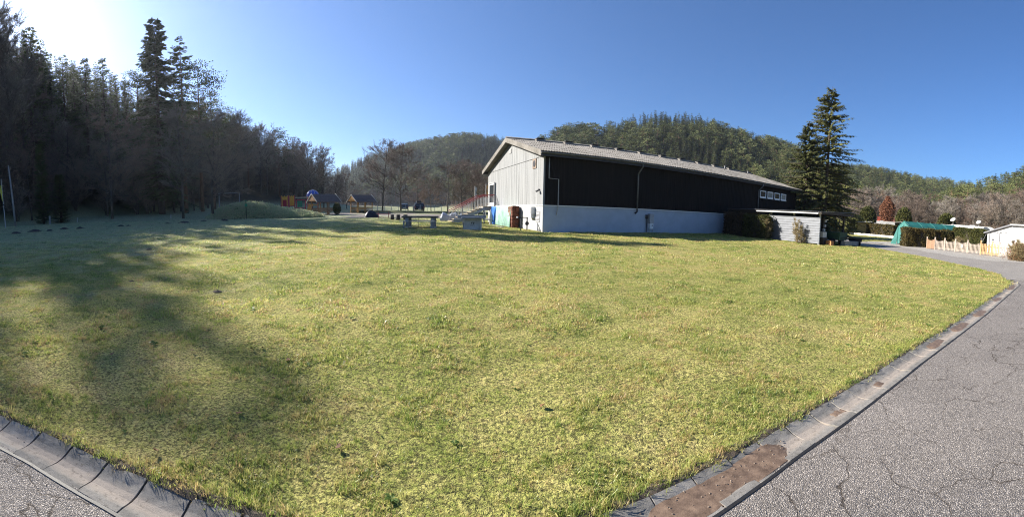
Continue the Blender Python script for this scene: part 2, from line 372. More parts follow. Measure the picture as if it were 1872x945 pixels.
# wet silt lying in the bowl of the gutter
m_silt, n, L, b = newmat('wet silt'); co = coords(n, L, 'World')
L.new(ramp(n, L, noise(n, L, co, 14, 5, .7), [(.32, (.075, .048, .03)), (.5, (.15, .10, .066)), (.7, (.24, .165, .11))]), b.inputs['Base Color']); b.inputs['Roughness'].default_value = .55
bump(n, L, noise(n, L, co, 120, 3), b, .4, .004)
def s_at_x(x): return float(np.interp(x, GUT[:-1, 0], cum[:-1]))
for i, (xa, xb, lv) in enumerate([(.62, 1.92, .0015), (2.42, 2.62, -.013), (3.2, 3.36, -.012), (4.7, 5.3, -.006), (5.75, 6.6, -.003), (7.1, 7.9, -.004), (9.0, 9.8, -.006), (11.2, 12.6, -.004)]):
    mb = MB(); P = []; r = random.Random(i + 40); a, e = s_at_x(xa), s_at_x(xb)
    ts = np.linspace(0, 1, 16)
    for t in ts:
        s = a + (e-a)*t; x, y = gpos(s); x2, y2 = gpos(s+.1); d = Vector((x2-x, y2-y, 0)).normalized(); nn = Vector((-d.y, d.x, 0))
        endd = -.05*max(0, 1 - min(t, 1-t)/.16)**2 * (1 if lv > -.01 else .6)
        P.append([Vector((x, y, 0)) + nn*v + Vector((0, 0, lv + endd + r.uniform(-.0015, .0015))) for v in np.linspace(-.13, .13, 9)])
    mb.grid(P); o = mb.build('silt_patch', m_silt, gutter, True); o.data.flip_normals()

# grit and pebbles caught in the silt
m_peb = plain('grit pebble', (.22, .17, .13), .8, .3, 40, rnd=.35); rp = random.Random(77); pm = []
for i in range(3):
    mb = MB(); mb.sphere((0, 0, 0), .009, .007, .005, 7, 4, .2, random.Random(i)); pm.append(proto_('pebble%d' % i, mb.mesh('pebble', m_peb)))
pc_ = bpy.data.collections.new('pebbles'); [pc_.objects.link(o) for o in pm]; pp = []; ps = []
for i in range(200):
    s = rp.uniform(s_at_x(.62), s_at_x(1.95)) if i < 90 else rp.uniform(s_at_x(-4), s_at_x(12)); x, y = gpos(s); x2, y2 = gpos(s+.1); d = Vector((x2-x, y2-y, 0)).normalized(); v = rp.gauss(0, .055) if i < 120 else rp.uniform(-.26, -.16); pp.append((x - d.y*v, y + d.x*v, .003 if i < 90 else (-.014 if i < 120 else .003))); ps.append(rp.uniform(.25, .8))
# ---- grass blades
m_blade, n, L, b = newmat('grass blades'); c, mid, fine, co = lawn_color(n, L, True)
L.new(c, b.inputs['Base Color']); b.inputs['Roughness'].default_value = .42; b.inputs['Specular IOR Level'].default_value = .5
t = n.new('ShaderNodeBsdfTranslucent'); L.new(c, t.inputs[0]); mx = n.new('ShaderNodeMixShader'); mx.inputs[0].default_value = .5
L.new(b.outputs[0], mx.inputs[1]); L.new(t.outputs[0], mx.inputs[2]); L.new(mx.outputs[0], n['Material Output'].inputs[0])
def tuft(seed, nb, rad, ln, wd, lean):
    r = random.Random(seed); mb = MB()
    for i in range(nb):
        a = r.uniform(0, 6.28); q = rad*math.sqrt(r.random()); p = Vector((q*math.cos(a), q*math.sin(a), -.004)); h = ln*r.uniform(.5, 1.25)
        da = r.uniform(0, 6.28); ll = r.uniform(.2, 1)*lean; d = Vector((math.cos(da)*ll, math.sin(da)*ll, 1)).normalized(); sd_ = Vector((-math.sin(da), math.cos(da), 0))*wd*r.uniform(.6, 1.3)
        m1 = p + d*h*.55; tip = p + d*h + Vector((math.cos(da), math.sin(da), -.5))*h*.35*ll
        mb.add([p - sd_/2, p + sd_/2, m1 + sd_*.42, m1 - sd_*.42, tip], [(0, 1, 2, 3), (3, 2, 4)])
    return mb
def proto_coll(name, objs):
    c = bpy.data.collections.new(name)
    for o in objs: c.objects.link(o)
    return c
def proto(name, me): return bpy.data.objects.new(name, me)
def scatter(name, pts, sc, coll, tilt=.15, seed=0, label=None, cat=None):
    me = bpy.data.meshes.new(name); me.from_pydata([tuple(p) for p in pts], [], [])
    a = me.attributes.new('sc', 'FLOAT', 'POINT'); a.data.foreach_set('value', np.asarray(sc, np.float32))
    o = link(name, me); o['kind'] = 'stuff'
    if label: o['label'] = label; o['category'] = cat
    g = bpy.data.node_groups.new(name + ' scatter', 'GeometryNodeTree')
    g.interface.new_socket('Geometry', in_out='INPUT', socket_type='NodeSocketGeometry'); g.interface.new_socket('Geometry', in_out='OUTPUT', socket_type='NodeSocketGeometry')
    N = g.nodes; i_, o_ = N.new('NodeGroupInput'), N.new('NodeGroupOutput')
    ci = N.new('GeometryNodeCollectionInfo'); ci.inputs['Collection'].default_value = coll; ci.inputs['Separate Children'].default_value = True; ci.inputs['Reset Children'].default_value = True
    ip = N.new('GeometryNodeInstanceOnPoints'); ip.inputs['Pick Instance'].default_value = True
    rv = N.new('FunctionNodeRandomValue'); rv.data_type = 'FLOAT_VECTOR'; rv.inputs[0].default_value = (-tilt, -tilt, 0); rv.inputs[1].default_value = (tilt, tilt, 6.283); rv.inputs['Seed'].default_value = seed
    na_ = N.new('GeometryNodeInputNamedAttribute'); na_.data_type = 'FLOAT'; na_.inputs[0].default_value = 'sc'
    g.links.new(i_.outputs[0], ip.inputs['Points']); g.links.new(ci.outputs[0], ip.inputs['Instance']); g.links.new(rv.outputs[0], ip.inputs['Rotation']); g.links.new(na_.outputs[0], ip.inputs['Scale']); g.links.new(ip.outputs[0], o_.inputs[0])
    md = o.modifiers.new('scatter', 'NODES'); md.node_group = g; return o
scatter('gutter_grit', pp, ps, pc_, .5, 21)
def rosette(seed):
    r = random.Random(seed); mb = MB()
    for i in range(9):
        a = 6.283*i/9 + r.uniform(-.3, .3); l = r.uniform(.03, .055); d = Vector((math.cos(a), math.sin(a), 0)); sd_ = Vector((-d.y, d.x, 0))*l*.24; z = Vector((0, 0, .012 + r.uniform(0, .012)))
        mb.add([Vector((0, 0, .004)), d*l*.55 + sd_ + z, d*l + z*.6, d*l*.55 - sd_ + z], [(0, 1, 2, 3)])
    return mb
m_weed = leafy('broad weed leaves', (.09, .15, .035), (.19, .28, .07), .4, .5, 5, .5)
def lawn_ok(x, y):
    ok = (y - gut_y(x) > .15) & (x < lane_x(np.clip(y, 4.3, 80)) - .02) & (y < 60)
    # hall and shed footprints
    ux, uy = x - HA[0], y - HA[1]; lu = ux*HU[0] + uy*HU[1]; lg = -ux*HU[1] + uy*HU[0]
    ok &= ~((lu > -.05) & (lu < 29) & (lg > -.05) & (lg < 13.5))
    return ok & (hillpart(x, y) < 1.0) & ~sand_mask(x, y)
HAZ, HPHI = .078, 1.247
HA = (24*math.sin(HAZ), 24*math.cos(HAZ)); HU = (math.sin(HPHI), math.cos(HPHI))
def sand_mask(x, y): return (((x + 13)/9.0)**2 + ((y - 47)/9.0)**2 < 1 + .25*vn(x, y, .8)) | (((x + 21)/7.0)**2 + ((y - 55)/8.0)**2 < 1)
def ring_pts(r0, r1, dens, a0=-100, a1=92):
    a0, a1 = R(a0), R(a1); N_ = int((a1-a0)/2*(r1*r1-r0*r0)*dens)
    r = np.sqrt(rng.uniform(r0*r0, r1*r1, N_)); a = rng.uniform(a0, a1, N_); x, y = r*np.sin(a), r*np.cos(a)
    k = lawn_ok(x, y); x, y = x[k], y[k]
    z = HZ(x, y) + .016*vn(x, y, 2.3) + .03*vn(x, y, .7)
    clump = .75 + .45*np.clip(vn(x, y, 3.1) + vn(x + 5, y, 7.3)*.6, -.6, 1)
    return np.stack([x, y, z], -1), clump*rng.uniform(.7, 1.25, len(x))
near = proto_coll('tufts near', [proto('tuft_n%d' % i, tuft(i, 32, .055, .033, .0042, .75).mesh('tuft', m_blade)) for i in range(6)] + [proto('tuft_t', tuft(77, 20, .035, .066, .004, .6).mesh('tuft', m_blade))])
midc = proto_coll('tufts mid', [proto('tuft_m%d' % i, tuft(20+i, 28, .095, .044, .0085, .7).mesh('tuft', m_blade)) for i in range(5)])
farc = proto_coll('tufts far', [proto('tuft_f%d' % i, tuft(40+i, 30, .21, .055, .02, .7).mesh('tuft', m_blade)) for i in range(5)])
p, s = ring_pts(1.2, 5.2, 400); scatter('lawn_grass', p, s, near, .25, 1)
p, s = ring_pts(5.0, 13, 110); scatter('lawn_grass', p, s, midc, .2, 2)
p, s = ring_pts(12.5, 42, 19); scatter('lawn_grass', p, s, farc, .15, 3)
weeds = proto_coll('lawn weeds', [proto('weed_%d' % i, rosette(i).mesh('weed', m_weed)) for i in range(3)])
p, s = ring_pts(1.2, 9, .7); scatter('lawn_weeds', p + np.array([0, 0, .012]), s, weeds, .2, 4)
# rank grass along the gutter edge
r1 = np.arange(1.8, cum[-1] - .4, .012); ex = []; es = []
for s in r1:
    x, y = gpos(s); x2, y2 = gpos(s+.1); d = Vector((x2-x, y2-y, 0)).normalized()
    o_ = .175 + abs(random.Random(int(s*1000)).gauss(0, .05)); ex.append((x - d.y*o_, y + d.x*o_, .012)); es.append(random.Random(int(s*999)).uniform(.5, 1.35))
scatter('gutter_edge_grass', ex, es, near, .5, 9)
le = random.Random(31); lx = []; ls = []
for i in range(1500):
    y = le.uniform(4.2, 26); x = float(lane_x(y)) - abs(le.gauss(0, .12)) + .04; lx.append((x, y, GZ(x - .3, y) + .0)); ls.append(le.uniform(.5, 1.3))
scatter('lane_edge_grass', lx, ls, midc, .4, 15)
# fallen leaves lying about on the lawn
m_leaf = plain('dead leaf', (.16, .075, .035), .8, .4, 60, rnd=.4, bmp=.2)
lf = random.Random(12); lm = []
for i in range(3):
    mb = MB(); r = random.Random(i); n_ = 9; out = [(math.cos(6.283*j/n_)*.032*r.uniform(.8, 1.2), math.sin(6.283*j/n_)*.022*r.uniform(.7, 1.25), .006 + r.uniform(0, .014)) for j in range(n_)]
    mb.add([(0, 0, .004)] + out, [(0, j+1, (j+1) % n_ + 1) for j in range(n_)]); lm.append(mb.mesh('dead_leaf', m_leaf, True))
for px, py, sc in [(527, 668, 2.0), (620, 826, 1.5), (437, 764, 1.6), (285, 832, 1.4), (992, 750, 1.6), (205, 657, 1.8), (460, 648, 1.5), (480, 646, 1.3), (804, 675, 1.2), (838, 637, 1.0), (624, 598, 1.0), (352, 650, 1.3), (500, 700, 1.0), (690, 800, 1.0), (1190, 868, .9)]:
    v = ray(px, py); kk = -EYE/v.z; x, y = v.x*kk, v.y*kk
    o = link('dead_leaf', lm[lf.randrange(3)]); o.location = (x, y, GZ(x, y) + .03); o.rotation_euler = (lf.uniform(-.5, .5), lf.uniform(-.5, .5), lf.uniform(0, 6)); o.scale = (sc*.6,)*3
    tag(o, 'small curled brown dead leaf lying on the lawn', 'leaf', 'dead leaves on the lawn')
# molehills of dark soil along the far left of the lawn
for i, (px, py, d, wd) in enumerate([(28, 416, 33, .9), (62, 414, 34, 1.3), (90, 413, 34, .7), (116, 413, 35, .9), (145, 413, 35, .8), (220, 412, 36, .7), (234, 411, 36, .6), (306, 408, 38, .6), (335, 408, 38, 1.3), (372, 406, 40, .8), (410, 407, 40, .9), (235, 520, 8.6, .14), (392, 550, 7.2, .16), (270, 463, 15, .3)]):
    r = random.Random(i + 5); mb = MB(); nu = 12; (loc, rz) = spot(px, d)
    P = [[(wd/2*q*math.cos(6.283*j/nu)*r.uniform(.85, 1.15), wd/2*q*math.sin(6.283*j/nu)*r.uniform(.85, 1.15), (.17*min(1, wd))*(1-q*q)*r.uniform(.6, 1.3) - .02) for q in (0.02, .3, .55, .8, 1)] for j in range(nu)]; P.append(P[0])
    mb.grid(P); o = mb.build('molehill', m_soil, None, True); o.location = (loc[0], loc[1], loc[2] + .03); tag(o, 'low heap of dark crumbly soil thrown up on the frosty lawn', 'molehill', 'molehills on the left of the lawn')
# ================================================================== THE HALL
m_white, n, L, b = newmat('weathered white boards'); co = coords(n, L, 'Object')
mp = n.new('ShaderNodeMapping'); mp.inputs[3].default_value = (5, 5, .22); L.new(co, mp.inputs[0])
st = noise(n, L, mp.outputs[0], 1.0, 6, .7); mp2 = n.new('ShaderNodeMapping'); mp2.inputs[3].default_value = (18, 18, .5); L.new(co, mp2.inputs[0]); st2 = noise(n, L, mp2.outputs[0], 1.0, 4, .6)
f = mth(n, L, 'ADD', mth(n, L, 'MULTIPLY', st, .6), mth(n, L, 'MULTIPLY', st2, .4))
L.new(ramp(n, L, f, [(.34, (.12, .124, .126)), (.44, (.225, .23, .23)), (.58, (.29, .295, .295))]), b.inputs['Base Color']); b.inputs['Roughness'].default_value = .8
bump(n, L, st2, b, .3, .01)
m_dark, n, L, b = newmat('dark stained boards'); co = coords(n, L, 'Object'); mp = n.new('ShaderNodeMapping'); mp.inputs[3].default_value = (6, 6, .35); L.new(co, mp.inputs[0])
st = noise(n, L, mp.outputs[0], 1.0, 6, .7); sp = n.new('ShaderNodeSeparateXYZ'); L.new(co, sp.inputs[0])
low = ramp(n, L, mth(n, L, 'ADD', sp.outputs[2], mth(n, L, 'MULTIPLY', st, 1.6)), [(.30, (1, 1, 1)), (.34, (1, 1, 1))])
c = ramp(n, L, st, [(.35, (.005, .004, .004)), (.62, (.012, .009, .008)), (.78, (.04, .033, .026))])
L.new(c, b.inputs['Base Color']); b.inputs['Roughness'].default_value = .75; b.inputs['Specular IOR Level'].default_value = .2; bump(n, L, st, b, .4, .01)
m_plinthg = plain('pale gable plinth', (.36, .365, .365), .85, .10, 1.2, bmp=.15)
m_plinth = plain('shade-blue render plinth', (.38, .43, .50), .85, .10, 1.2, bmp=.15)  # blue sky shade of the long side put into the base colour
m_eternit, n, L, b = newmat('lichened fibre cement'); co = coords(n, L, 'Object')
f = mth(n, L, 'ADD', mth(n, L, 'MULTIPLY', noise(n, L, co, .9, 5, .7), .6), mth(n, L, 'MULTIPLY', noise(n, L, co, 11, 4, .7), .45))
L.new(ramp(n, L, f, [(.36, (.075, .066, .052)), (.48, (.175, .16, .138)), (.62, (.27, .25, .222))]), b.inputs['Base Color']); b.inputs['Roughness'].default_value = .95; bump(n, L, noise(n, L, co, 40, 4), b, .5, .01)
m_zinc = plain('dull zinc', (.20, .20, .20), .55, .3, 4, metal=.6)
m_wframe = plain('white window frame', (.78, .78, .77), .5, .05, 5, bmp=.03)
m_glass, n, L, b = newmat('dark window glass'); b.inputs['Base Color'].default_value = (.03, .035, .04, 1); b.inputs['Roughness'].default_value = .08; b.inputs['Specular IOR Level'].default_value = .8
m_blind = plain('pale window blind', (.30, .29, .25), .7, .15, 6)
m_iron = plain('dark iron', (.045, .045, .05), .55, .3, 8, metal=.5)
m_grey = plain('grey painted metal', (.38, .38, .38), .6, .2, 6)
m_red = plain('red painted rail', (.30, .045, .055), .5, .2, 9)

HZ0 = .32; HW, HL = 12.84, 28.2; ZB, ZE, ZA = 1.90 - HZ0, 4.92 - HZ0, 6.61 - HZ0
hall = thing('hall', 'long hall with weathered white gable, black timber side and grey corrugated roof', 'building', (HA[0], HA[1], HZ0), math.pi/2 - HPHI)
cu, su_ = math.cos(math.pi/2 - HPHI), math.sin(math.pi/2 - HPHI)
def tolocal(p): dx, dy = p[0]-HA[0], p[1]-HA[1]; return Vector((dx*cu + dy*su_, -dx*su_ + dy*cu, p[2]-HZ0))
def on_gable(px, py, off=0):             # point of the gable plane seen at that place
    o, d = tolocal((0, 0, EYE)), ray(px, py); d = Vector((d.x*cu + d.y*su_, -d.x*su_ + d.y*cu, d.z)); k = (off - o.x)/d.x; return o + d*k
def on_side(px, py, off=0):
    o, d = tolocal((0, 0, EYE)), ray(px, py); d = Vector((d.x*cu + d.y*su_, -d.x*su_ + d.y*cu, d.z)); k = (off - o.y)/d.y; return o + d*k
# core walls
mb = MB(); mb.prism([(.06, .06, ZB-.05), (.06, HW-.06, ZB-.05), (.06, HW-.06, ZE), (.06, HW/2, ZA-.05), (.06, .06, ZE)], (HL-.12, 0, 0)); mb.build('core_wall', m_dark, hall)
mb = MB(); mb.box(.03, HL-.03, .03, HW-.03, -.8, ZB); mb.build('plinth', m_plinth, hall)
mb = MB(); mb.box(-.0, .028, .03, HW-.03, -.8, ZB-.002); mb.build('gable_plinth', m_plinthg, hall)
mb = MB(); mb.box(-.045, HL, -.045, .03, ZB+.001, ZB+.05); mb.box(-.045, .03, .03, HW+.04, ZB+.001, ZB+.05); mb.build('plinth_drip_edge', m_wframe, hall)
rb = random.Random(5)
# white gable boards (lower field to the eaves line, upper field in the triangle)
mb = MB(); y = 0.0
while y < HW - .05:
    wv = .165; t0 = rb.uniform(0, .008); mb.box(-.02 - t0, .06, y, min(y + wv - .012, HW), ZB + .052, ZE - .03); y += wv
mb.build('gable_boards', m_white, hall)['kind'] = 'stuff'
mb = MB(); y = 0.0
while y < HW - .05:
    y2 = min(y + .153, HW); zt = lambda q: ZE + (ZA-ZE)*(1 - abs(q - HW/2)/(HW/2)); t0 = rb.uniform(0, .008)
    mb.prism([(-.028 - t0, y, ZE - .01), (-.028 - t0, y2, ZE - .01), (-.028 - t0, y2, zt(y2)), (-.028 - t0, y, zt(y))], (.085 + t0, 0, 0)); y += .165
mb.build('gable_triangle_boards', m_white, hall)['kind'] = 'stuff'
mb = MB(); mb.box(-.055, .05, -.02, HW+.02, ZE - .03, ZE - .011); mb.build('eaves_batten', m_zinc, hall)
mb = MB(); mb.box(-.05, .06, -.05, .0, ZB+.052, ZE); mb.build('corner_board', m_white, hall)
# black side boards with cover battens
mb = MB(); x = .01
while x < HL - .05:
    t0 = rb.uniform(0, .01); mb.box(x, min(x + .185, HL), -.018 - t0, .058, ZB + .052, ZE); x += .19
x = .19
while x < HL: mb.box(x - .025, x + .025, -.045, -.015, ZB + .06, ZE); x += .19
mb.build('side_boards', m_dark, hall)['kind'] = 'stuff'
# roof: corrugated sheets laid in overlapping courses
OV, OG = .55, .42; sl = (ZA - ZE)/(HW/2); RT = .31
def rz(y): return ZE + RT + sl*(min(y, HW - y))
roof = MB().box(0, .01, HW/2, HW/2 + .01, ZE, ZE + .01).build('roof', m_eternit, hall)
roof.data.clear_geometry()
mb = MB(); mb.prism([(-OG+.04, -OV+.12, rz(-OV) - .10), (-OG+.04, HW/2, rz(HW/2) - .10), (-OG+.04, HW+OV-.12, rz(HW+OV) - .10), (-OG+.04, HW+OV-.12, rz(HW+OV) - .04), (-OG+.04, HW/2, rz(HW/2) - .04), (-OG+.04, -OV+.12, rz(-OV) - .04)], (HL + 2*OG - .08, 0, 0))
roof_me = mb.mesh('roof', m_eternit); roof.data = roof_me
NX = int((HL + 2*OG)/.177*6); xs_ = np.linspace(-OG, HL + OG, NX); nc = 6
for side in (0, 1):
    ys = np.linspace(-OV, HW/2, nc + 1)
    for cidx in range(nc):
        y0, y1 = ys[cidx] - .02, ys[cidx+1] + .12 if cidx < nc-1 else ys[cidx+1]
        mb = MB(); P = []
        r_ = random.Random(cidx*3 + side)
        jit = 0
        for i, xx in enumerate(xs_):
            if i % 36 == 0: jit = r_.uniform(-.006, .012)
            wv = .027*math.sin(xx/.177*2*math.pi)
            row = []
            for k_, yy in enumerate((y0, (y0+y1)/2, y1)):
                yv = yy if side == 0 else HW - yy
                row.append((xx, yv, rz(yy) + wv + .045 - .028*k_/2 + jit*(1-k_/2)))
            P.append(row)
        mb.grid(P); o = mb.build('roof_sheet_course', m_eternit, roof, True)
        if side == 0: pass
        else: o.data.flip_normals()
mb = MB(); mb.tube([(-OG, HW/2, rz(HW/2)+.05), (HL+OG, HW/2, rz(HW/2)+.05)], .11, 8); mb.build('ridge_cap', m_eternit, roof, True)
for side in (0, 1):                       # verge boards of the near gable, panel by panel
    npn = 7
    for i in range(npn):
        a = -OV + (HW/2 + OV)*i/npn + .006; e = -OV + (HW/2 + OV)*(i+1)/npn - .006
        if side: a, e = HW - a, HW - e
        mb = MB(); mb.prism([(-OG-.03, a, rz(a)-.27), (-OG-.03, e, rz(e)-.27), (-OG-.03, e, rz(e)+.07), (-OG-.03, a, rz(a)+.07)], (.035, 0, 0)); mb.build('verge_panel', m_eternit, roof)
for side in (0, 1):
    yv = -OV if side == 0 else HW + OV
    mb = MB(); mb.box(-OG, HL + OG, min(yv, yv + (.06 if side == 0 else -.06)), max(yv, yv + (.06 if side == 0 else -.06)), rz(-OV) - .26, rz(-OV) - .03); mb.build('fascia', m_iron, roof)
    ys_ = -1 if side == 0 else 1; mb = MB(); P = []
    for xx in np.linspace(-OG-.02, HL+OG+.02, 24): P.append([(xx, yv + ys_*(.085 + .075*math.cos(a_)), rz(-OV) - .045 + .075*math.sin(a_)) for a_ in np.linspace(math.pi, 2*math.pi, 8)])
    mb.grid(P); g_ = mb.build('gutter_channel', m_zinc, roof, True); md = g_.modifiers.new('s', 'SOLIDIFY'); md.thickness = .008
    mb = MB(); mb.box(-OG+.02, HL+OG-.02, 0 if side == 0 else HW, -OV+.06 if side == 0 else HW+OV-.06, rz(-OV)-.21, rz(-OV)-.19)
    mb.build('soffit', m_dark, roof)
# ridge ventilators
for i in range(10):
    xx = 1.85 + 2.42*i; mb = MB(); yy = HW/2 - .28
    mb.prism([(xx, yy-.20, rz(yy-.2)+.03), (xx, yy+.22, rz(yy)+.03), (xx, yy+.22, rz(yy)+.24), (xx, yy-.20, rz(yy)+.14)], (.75, 0, 0)); v_ = mb.build('ridge_ventilator', m_eternit, roof)
    mb = MB(); mb.box(xx+.08, xx+.76, yy-.14, yy+.27, rz(yy)+.235, rz(yy)+.27); mb.build('hood', m_iron, v_)
for xx, hh in ((21.3, .5), (25.2, .45)):
    mb = MB(); yy = HW/2 - 1.9; mb.tube([(xx, yy, rz(yy)), (xx, yy, rz(yy)+hh)], .05, 8); mb.build('vent_pipe', m_zinc, roof, True)
# downpipes with swan necks
for i, xx in enumerate((6.95, 21.0)):
    mb = MB(); zt_ = rz(-OV) - .12; mb.tube([(xx, -OV-.08, zt_), (xx, -OV-.08, zt_-.18), (xx, -.14, zt_-.62), (xx, -.14, zt_-.75), (xx, -.14, ZB - .04)], .05, 10); dp = mb.build('downpipe', m_zinc, hall, True)
    mb = MB(); mb.tube([(xx, -.14, ZB-.02), (xx, -.14, ZB-.16), (xx-.12, -.06, ZB-.3)], .06, 8); mb.build('shoe', m_iron, dp, True)
mb = MB(); mb.tube([(.30, -.1, ZE-.12), (.30, -.1, ZE-1.35), (.95, -.1, ZE-1.38), (.95, -.1, ZB-.1), (.85, -.08, ZB-.55)], .028, 8); mb.build('conduit', m_grey, hall, True)
# four small windows at the far end of the black side
for i in range(4):
    x0 = 21.32 + i*1.24; x1 = x0 + .98; z0, z1 = 3.38, 4.08
    mb = MB()
    for bx_ in ((x0, x1, z1-.09, z1), (x0, x1, z0, z0+.13), (x0, x0+.09, z0+.13, z1-.09), (x1-.09, x1, z0+.13, z1-.09)): mb.box(bx_[0], bx_[1], -.10, -.01, bx_[2], bx_[3])
    wf = mb.build('window', m_wframe, hall)
    mb = MB(); mb.box(x0+.09, x1-.09, -.06, -.03, z0+.13, z1-.09); mb.build('pane', m_glass if i % 2 == 0 else m_blind, wf)
    mb = MB(); mb.box(x0-.02, x1+.02, -.15, -.101, z0-.03, z0+.02); mb.build('sill', m_wframe, wf)
# gable: door, ventilation grilles, lamp, electricity box, louvre
a, e = on_gable(895.6, 377), on_gable(906.4, 334.5); dy0, dy1, dz0, dz1 = e.y, a.y, ZB + .02, e.z
mb = MB()
for y0, y1, z0, z1 in ((dy0, dy1, dz1-.12, dz1), (dy0, dy0+.12, dz0, dz1-.12), (dy1-.12, dy1, dz0, dz1-.12), (dy0+.12, dy1-.12, dz0, dz0+.3)): mb.box(-.11, -.025, y0, y1, z0, z1)
door = mb.build('door', m_wframe, hall)
mb = MB(); mb.box(-.07, -.04, dy0+.12, dy1-.12, dz0+.3, dz1-.12); mb.build('pane', m_glass, door)
mb = MB(); mb.box(-.17, -.112, dy0-.10, dy0, dz0, dz1+.08); mb.box(-.17, -.112, dy0, dy1, dz1, dz1+.08); mb.build('door_surround', m_grey, door)
mb = MB(); mb.beam((-.14, dy0+.2, dz0+1.05), (-.14, dy0+.34, dz0+1.05), .02, .03); mb.build('handle', m_iron, door)
m_rust = plain('rusty louvre', (.23, .17, .13), .8, .4, 7)
for px, py, wy, wz, mm in ((934.3, 276.5, .55, .34, m_grey), (978.3, 299.3, .62, .62, m_rust)):
    p = on_gable(px, py); mb = MB(); mb.box(-.06, -.02, p.y-wy/2, p.y+wy/2, p.z-wz/2, p.z+wz/2); v_ = mb.build('ventilation_grille', mm, hall)
    if wz > .5:
        mb = MB(); mb.tube([(-.085, p.y, p.z), (-.061, p.y, p.z)], [.19, .22], 16); mb.build('fan_ring', m_iron, v_)
    else:
        for k_ in range(4): mb = MB(); mb.obox((-.085, p.y-wy/2+.03, p.z-wz/2+.03+k_*.075), (.02, 0, .03), (0, wy-.06, 0), (.004, 0, .012)); mb.build('slat', mm, v_)
p = on_gable(987.3, 349); mb = MB(); mb.box(-.12, -.02, p.y-.05, p.y+.05, p.z+.02, p.z+.12); lamp = mb.build('floodlight', m_iron, hall)
mb = MB(); mb.obox((-.24, p.y-.10, p.z-.08), (.12, 0, .07), (0, .2, 0), (-.04, 0, .07)); mb.build('lamp_head', m_iron, lamp)
p0, p1 = on_gable(969, 394.5), on_gable(978.5, 378); mb = MB(); mb.box(-.28, .02, p1.y, p0.y, p0.z+.12, p1.z); eb = mb.build('meter_box', m_wframe, hall)
mb = MB(); mb.box(-.24, .0, p1.y+.1, p0.y-.25, p0.z-.12, p0.z+.118); mb.build('lower_box', m_wframe, eb); mb = MB(); mb.box(-.295, -.281, p1.y+.04, p0.y-.04, p0.z+.16, p1.z-.05); mb.build('lid', m_grey, eb)
p0, p1 = on_gable(979, 405), on_gable(987.3, 386.5); mb = MB()
for y0, y1, z0, z1 in ((p1.y, p0.y, p0.z, p0.z+.04), (p1.y, p0.y, p1.z-.04, p1.z), (p1.y, p1.y+.04, p0.z+.04, p1.z-.04), (p0.y-.04, p0.y, p0.z+.04, p1.z-.04)): mb.box(-.03, .05, y0, y1, z0, z1)
lv = mb.build('louvre_vent', m_grey, hall); mb = MB(); mb.box(.0, .04, p1.y+.04, p0.y-.04, p0.z+.04, p1.z-.04); mb.build('backing', m_iron, lv)
for k_ in range(7): zz = p0.z + .05 + (p1.z - p0.z - .12)*k_/6.5; mb = MB(); mb.obox((-.03, p1.y+.04, zz), (.035, 0, .045), (0, p0.y-p1.y-.08, 0), (.004, 0, -.006)); mb.build('slat', m_grey, lv)
# meter cabinet on the grey plinth of the long side
p0, p1 = on_side(1183, 425.5), on_side(1191.7, 391); xx0, xx1 = p0.x, p1.x; zt_ = p1.z
mb = MB(); mb.box(xx0, xx1, -.28, .02, .62, zt_); cab = mb.build('meter_cabinet', m_grey, hall)
mb = MB(); mb.box(xx0+.03, xx1-.03, -.26, .02, .24, .619); lo_ = mb.build('lower_cabinet', m_wframe, cab); mb = MB(); mb.tube([((xx0+xx1)/2+.05, -.27, .48), ((xx0+xx1)/2+.05, -.262, .48)], .045, 12); mb.build('dial', m_iron, cab)
for q in (xx0+.02, xx1-.07): mb = MB(); mb.box(q, q+.05, -.25, -.19, -.1, .24); mb.build('leg', m_grey, cab)
mb = MB(); mb.tube([(xx0-.12, -.05, -.1), (xx0-.12, -.05, zt_-.1)], .025, 8); mb.box(xx0-.2, xx0-.05, -.12, .02, zt_-.36, zt_-.08); mb.build('supply_pipe', m_iron, cab)

# ---- outside stairs up to the gable door (own thing, stands against the wall)
m_tread = plain('weathered timber tread', (.33, .27, .19), .85, .3, 5, stretch=(1, 6, 1))
m_steel = plain('grey steel', (.25, .26, .27), .5, .25, 6, metal=.5)
stx = thing('staircase', 'outside steel staircase with red handrail leading up to the gable door', 'stairs', (HA[0], HA[1], HZ0), math.pi/2 - HPHI)
lz = ZB - .02
wy0, wy1 = dy0 - .25, dy1 + .25                   # width of the flight, along the gable
LX, nst, run = -1.15, 9, .325                     # landing depth, then the steps run straight out from the wall
fx = LX - (nst-1)*run
gl = GZ(HA[0] + fx*cu - wy0*su_, HA[1] + fx*su_ + wy0*cu) - HZ0
rise = (lz - gl)/nst
mb = MB(); mb.box(LX, -.06, wy0, wy1, lz-.06, lz); mb.build('landing', m_tread, stx)
mb = MB(); mb.box(LX, -.06, wy0+.02, wy0+.07, lz-.34, lz-.061); mb.box(LX, -.06, wy1-.07, wy1-.02, lz-.34, lz-.061); mb.box(LX, LX+.05, wy0+.07, wy1-.07, lz-.34, lz-.061); mb.build('landing_beam', m_steel, stx)
for i in range(1, nst):
    mb = MB(); xx = LX - (i-1)*run; zz = lz - i*rise; mb.box(xx-run-.03, xx-.02, wy0+.03, wy1-.03, zz-.055, zz); mb.build('tread', m_tread, stx)
for q in (wy0, wy1 - .05):
    mb = MB(); mb.prism([(LX, q, lz-.36), (LX, q, lz-.16), (fx-.05, q, gl+.12), (fx-.05, q, gl-.05), (fx+.4, q, gl-.05)], (0, .05, 0)); mb.build('stringer', m_steel, stx)
for q in (wy0+.02, wy1-.11): mb = MB(); mb.box(LX+.06, LX+.15, q, q+.09, gl-.3, lz-.341); mb.build('post', m_steel, stx)
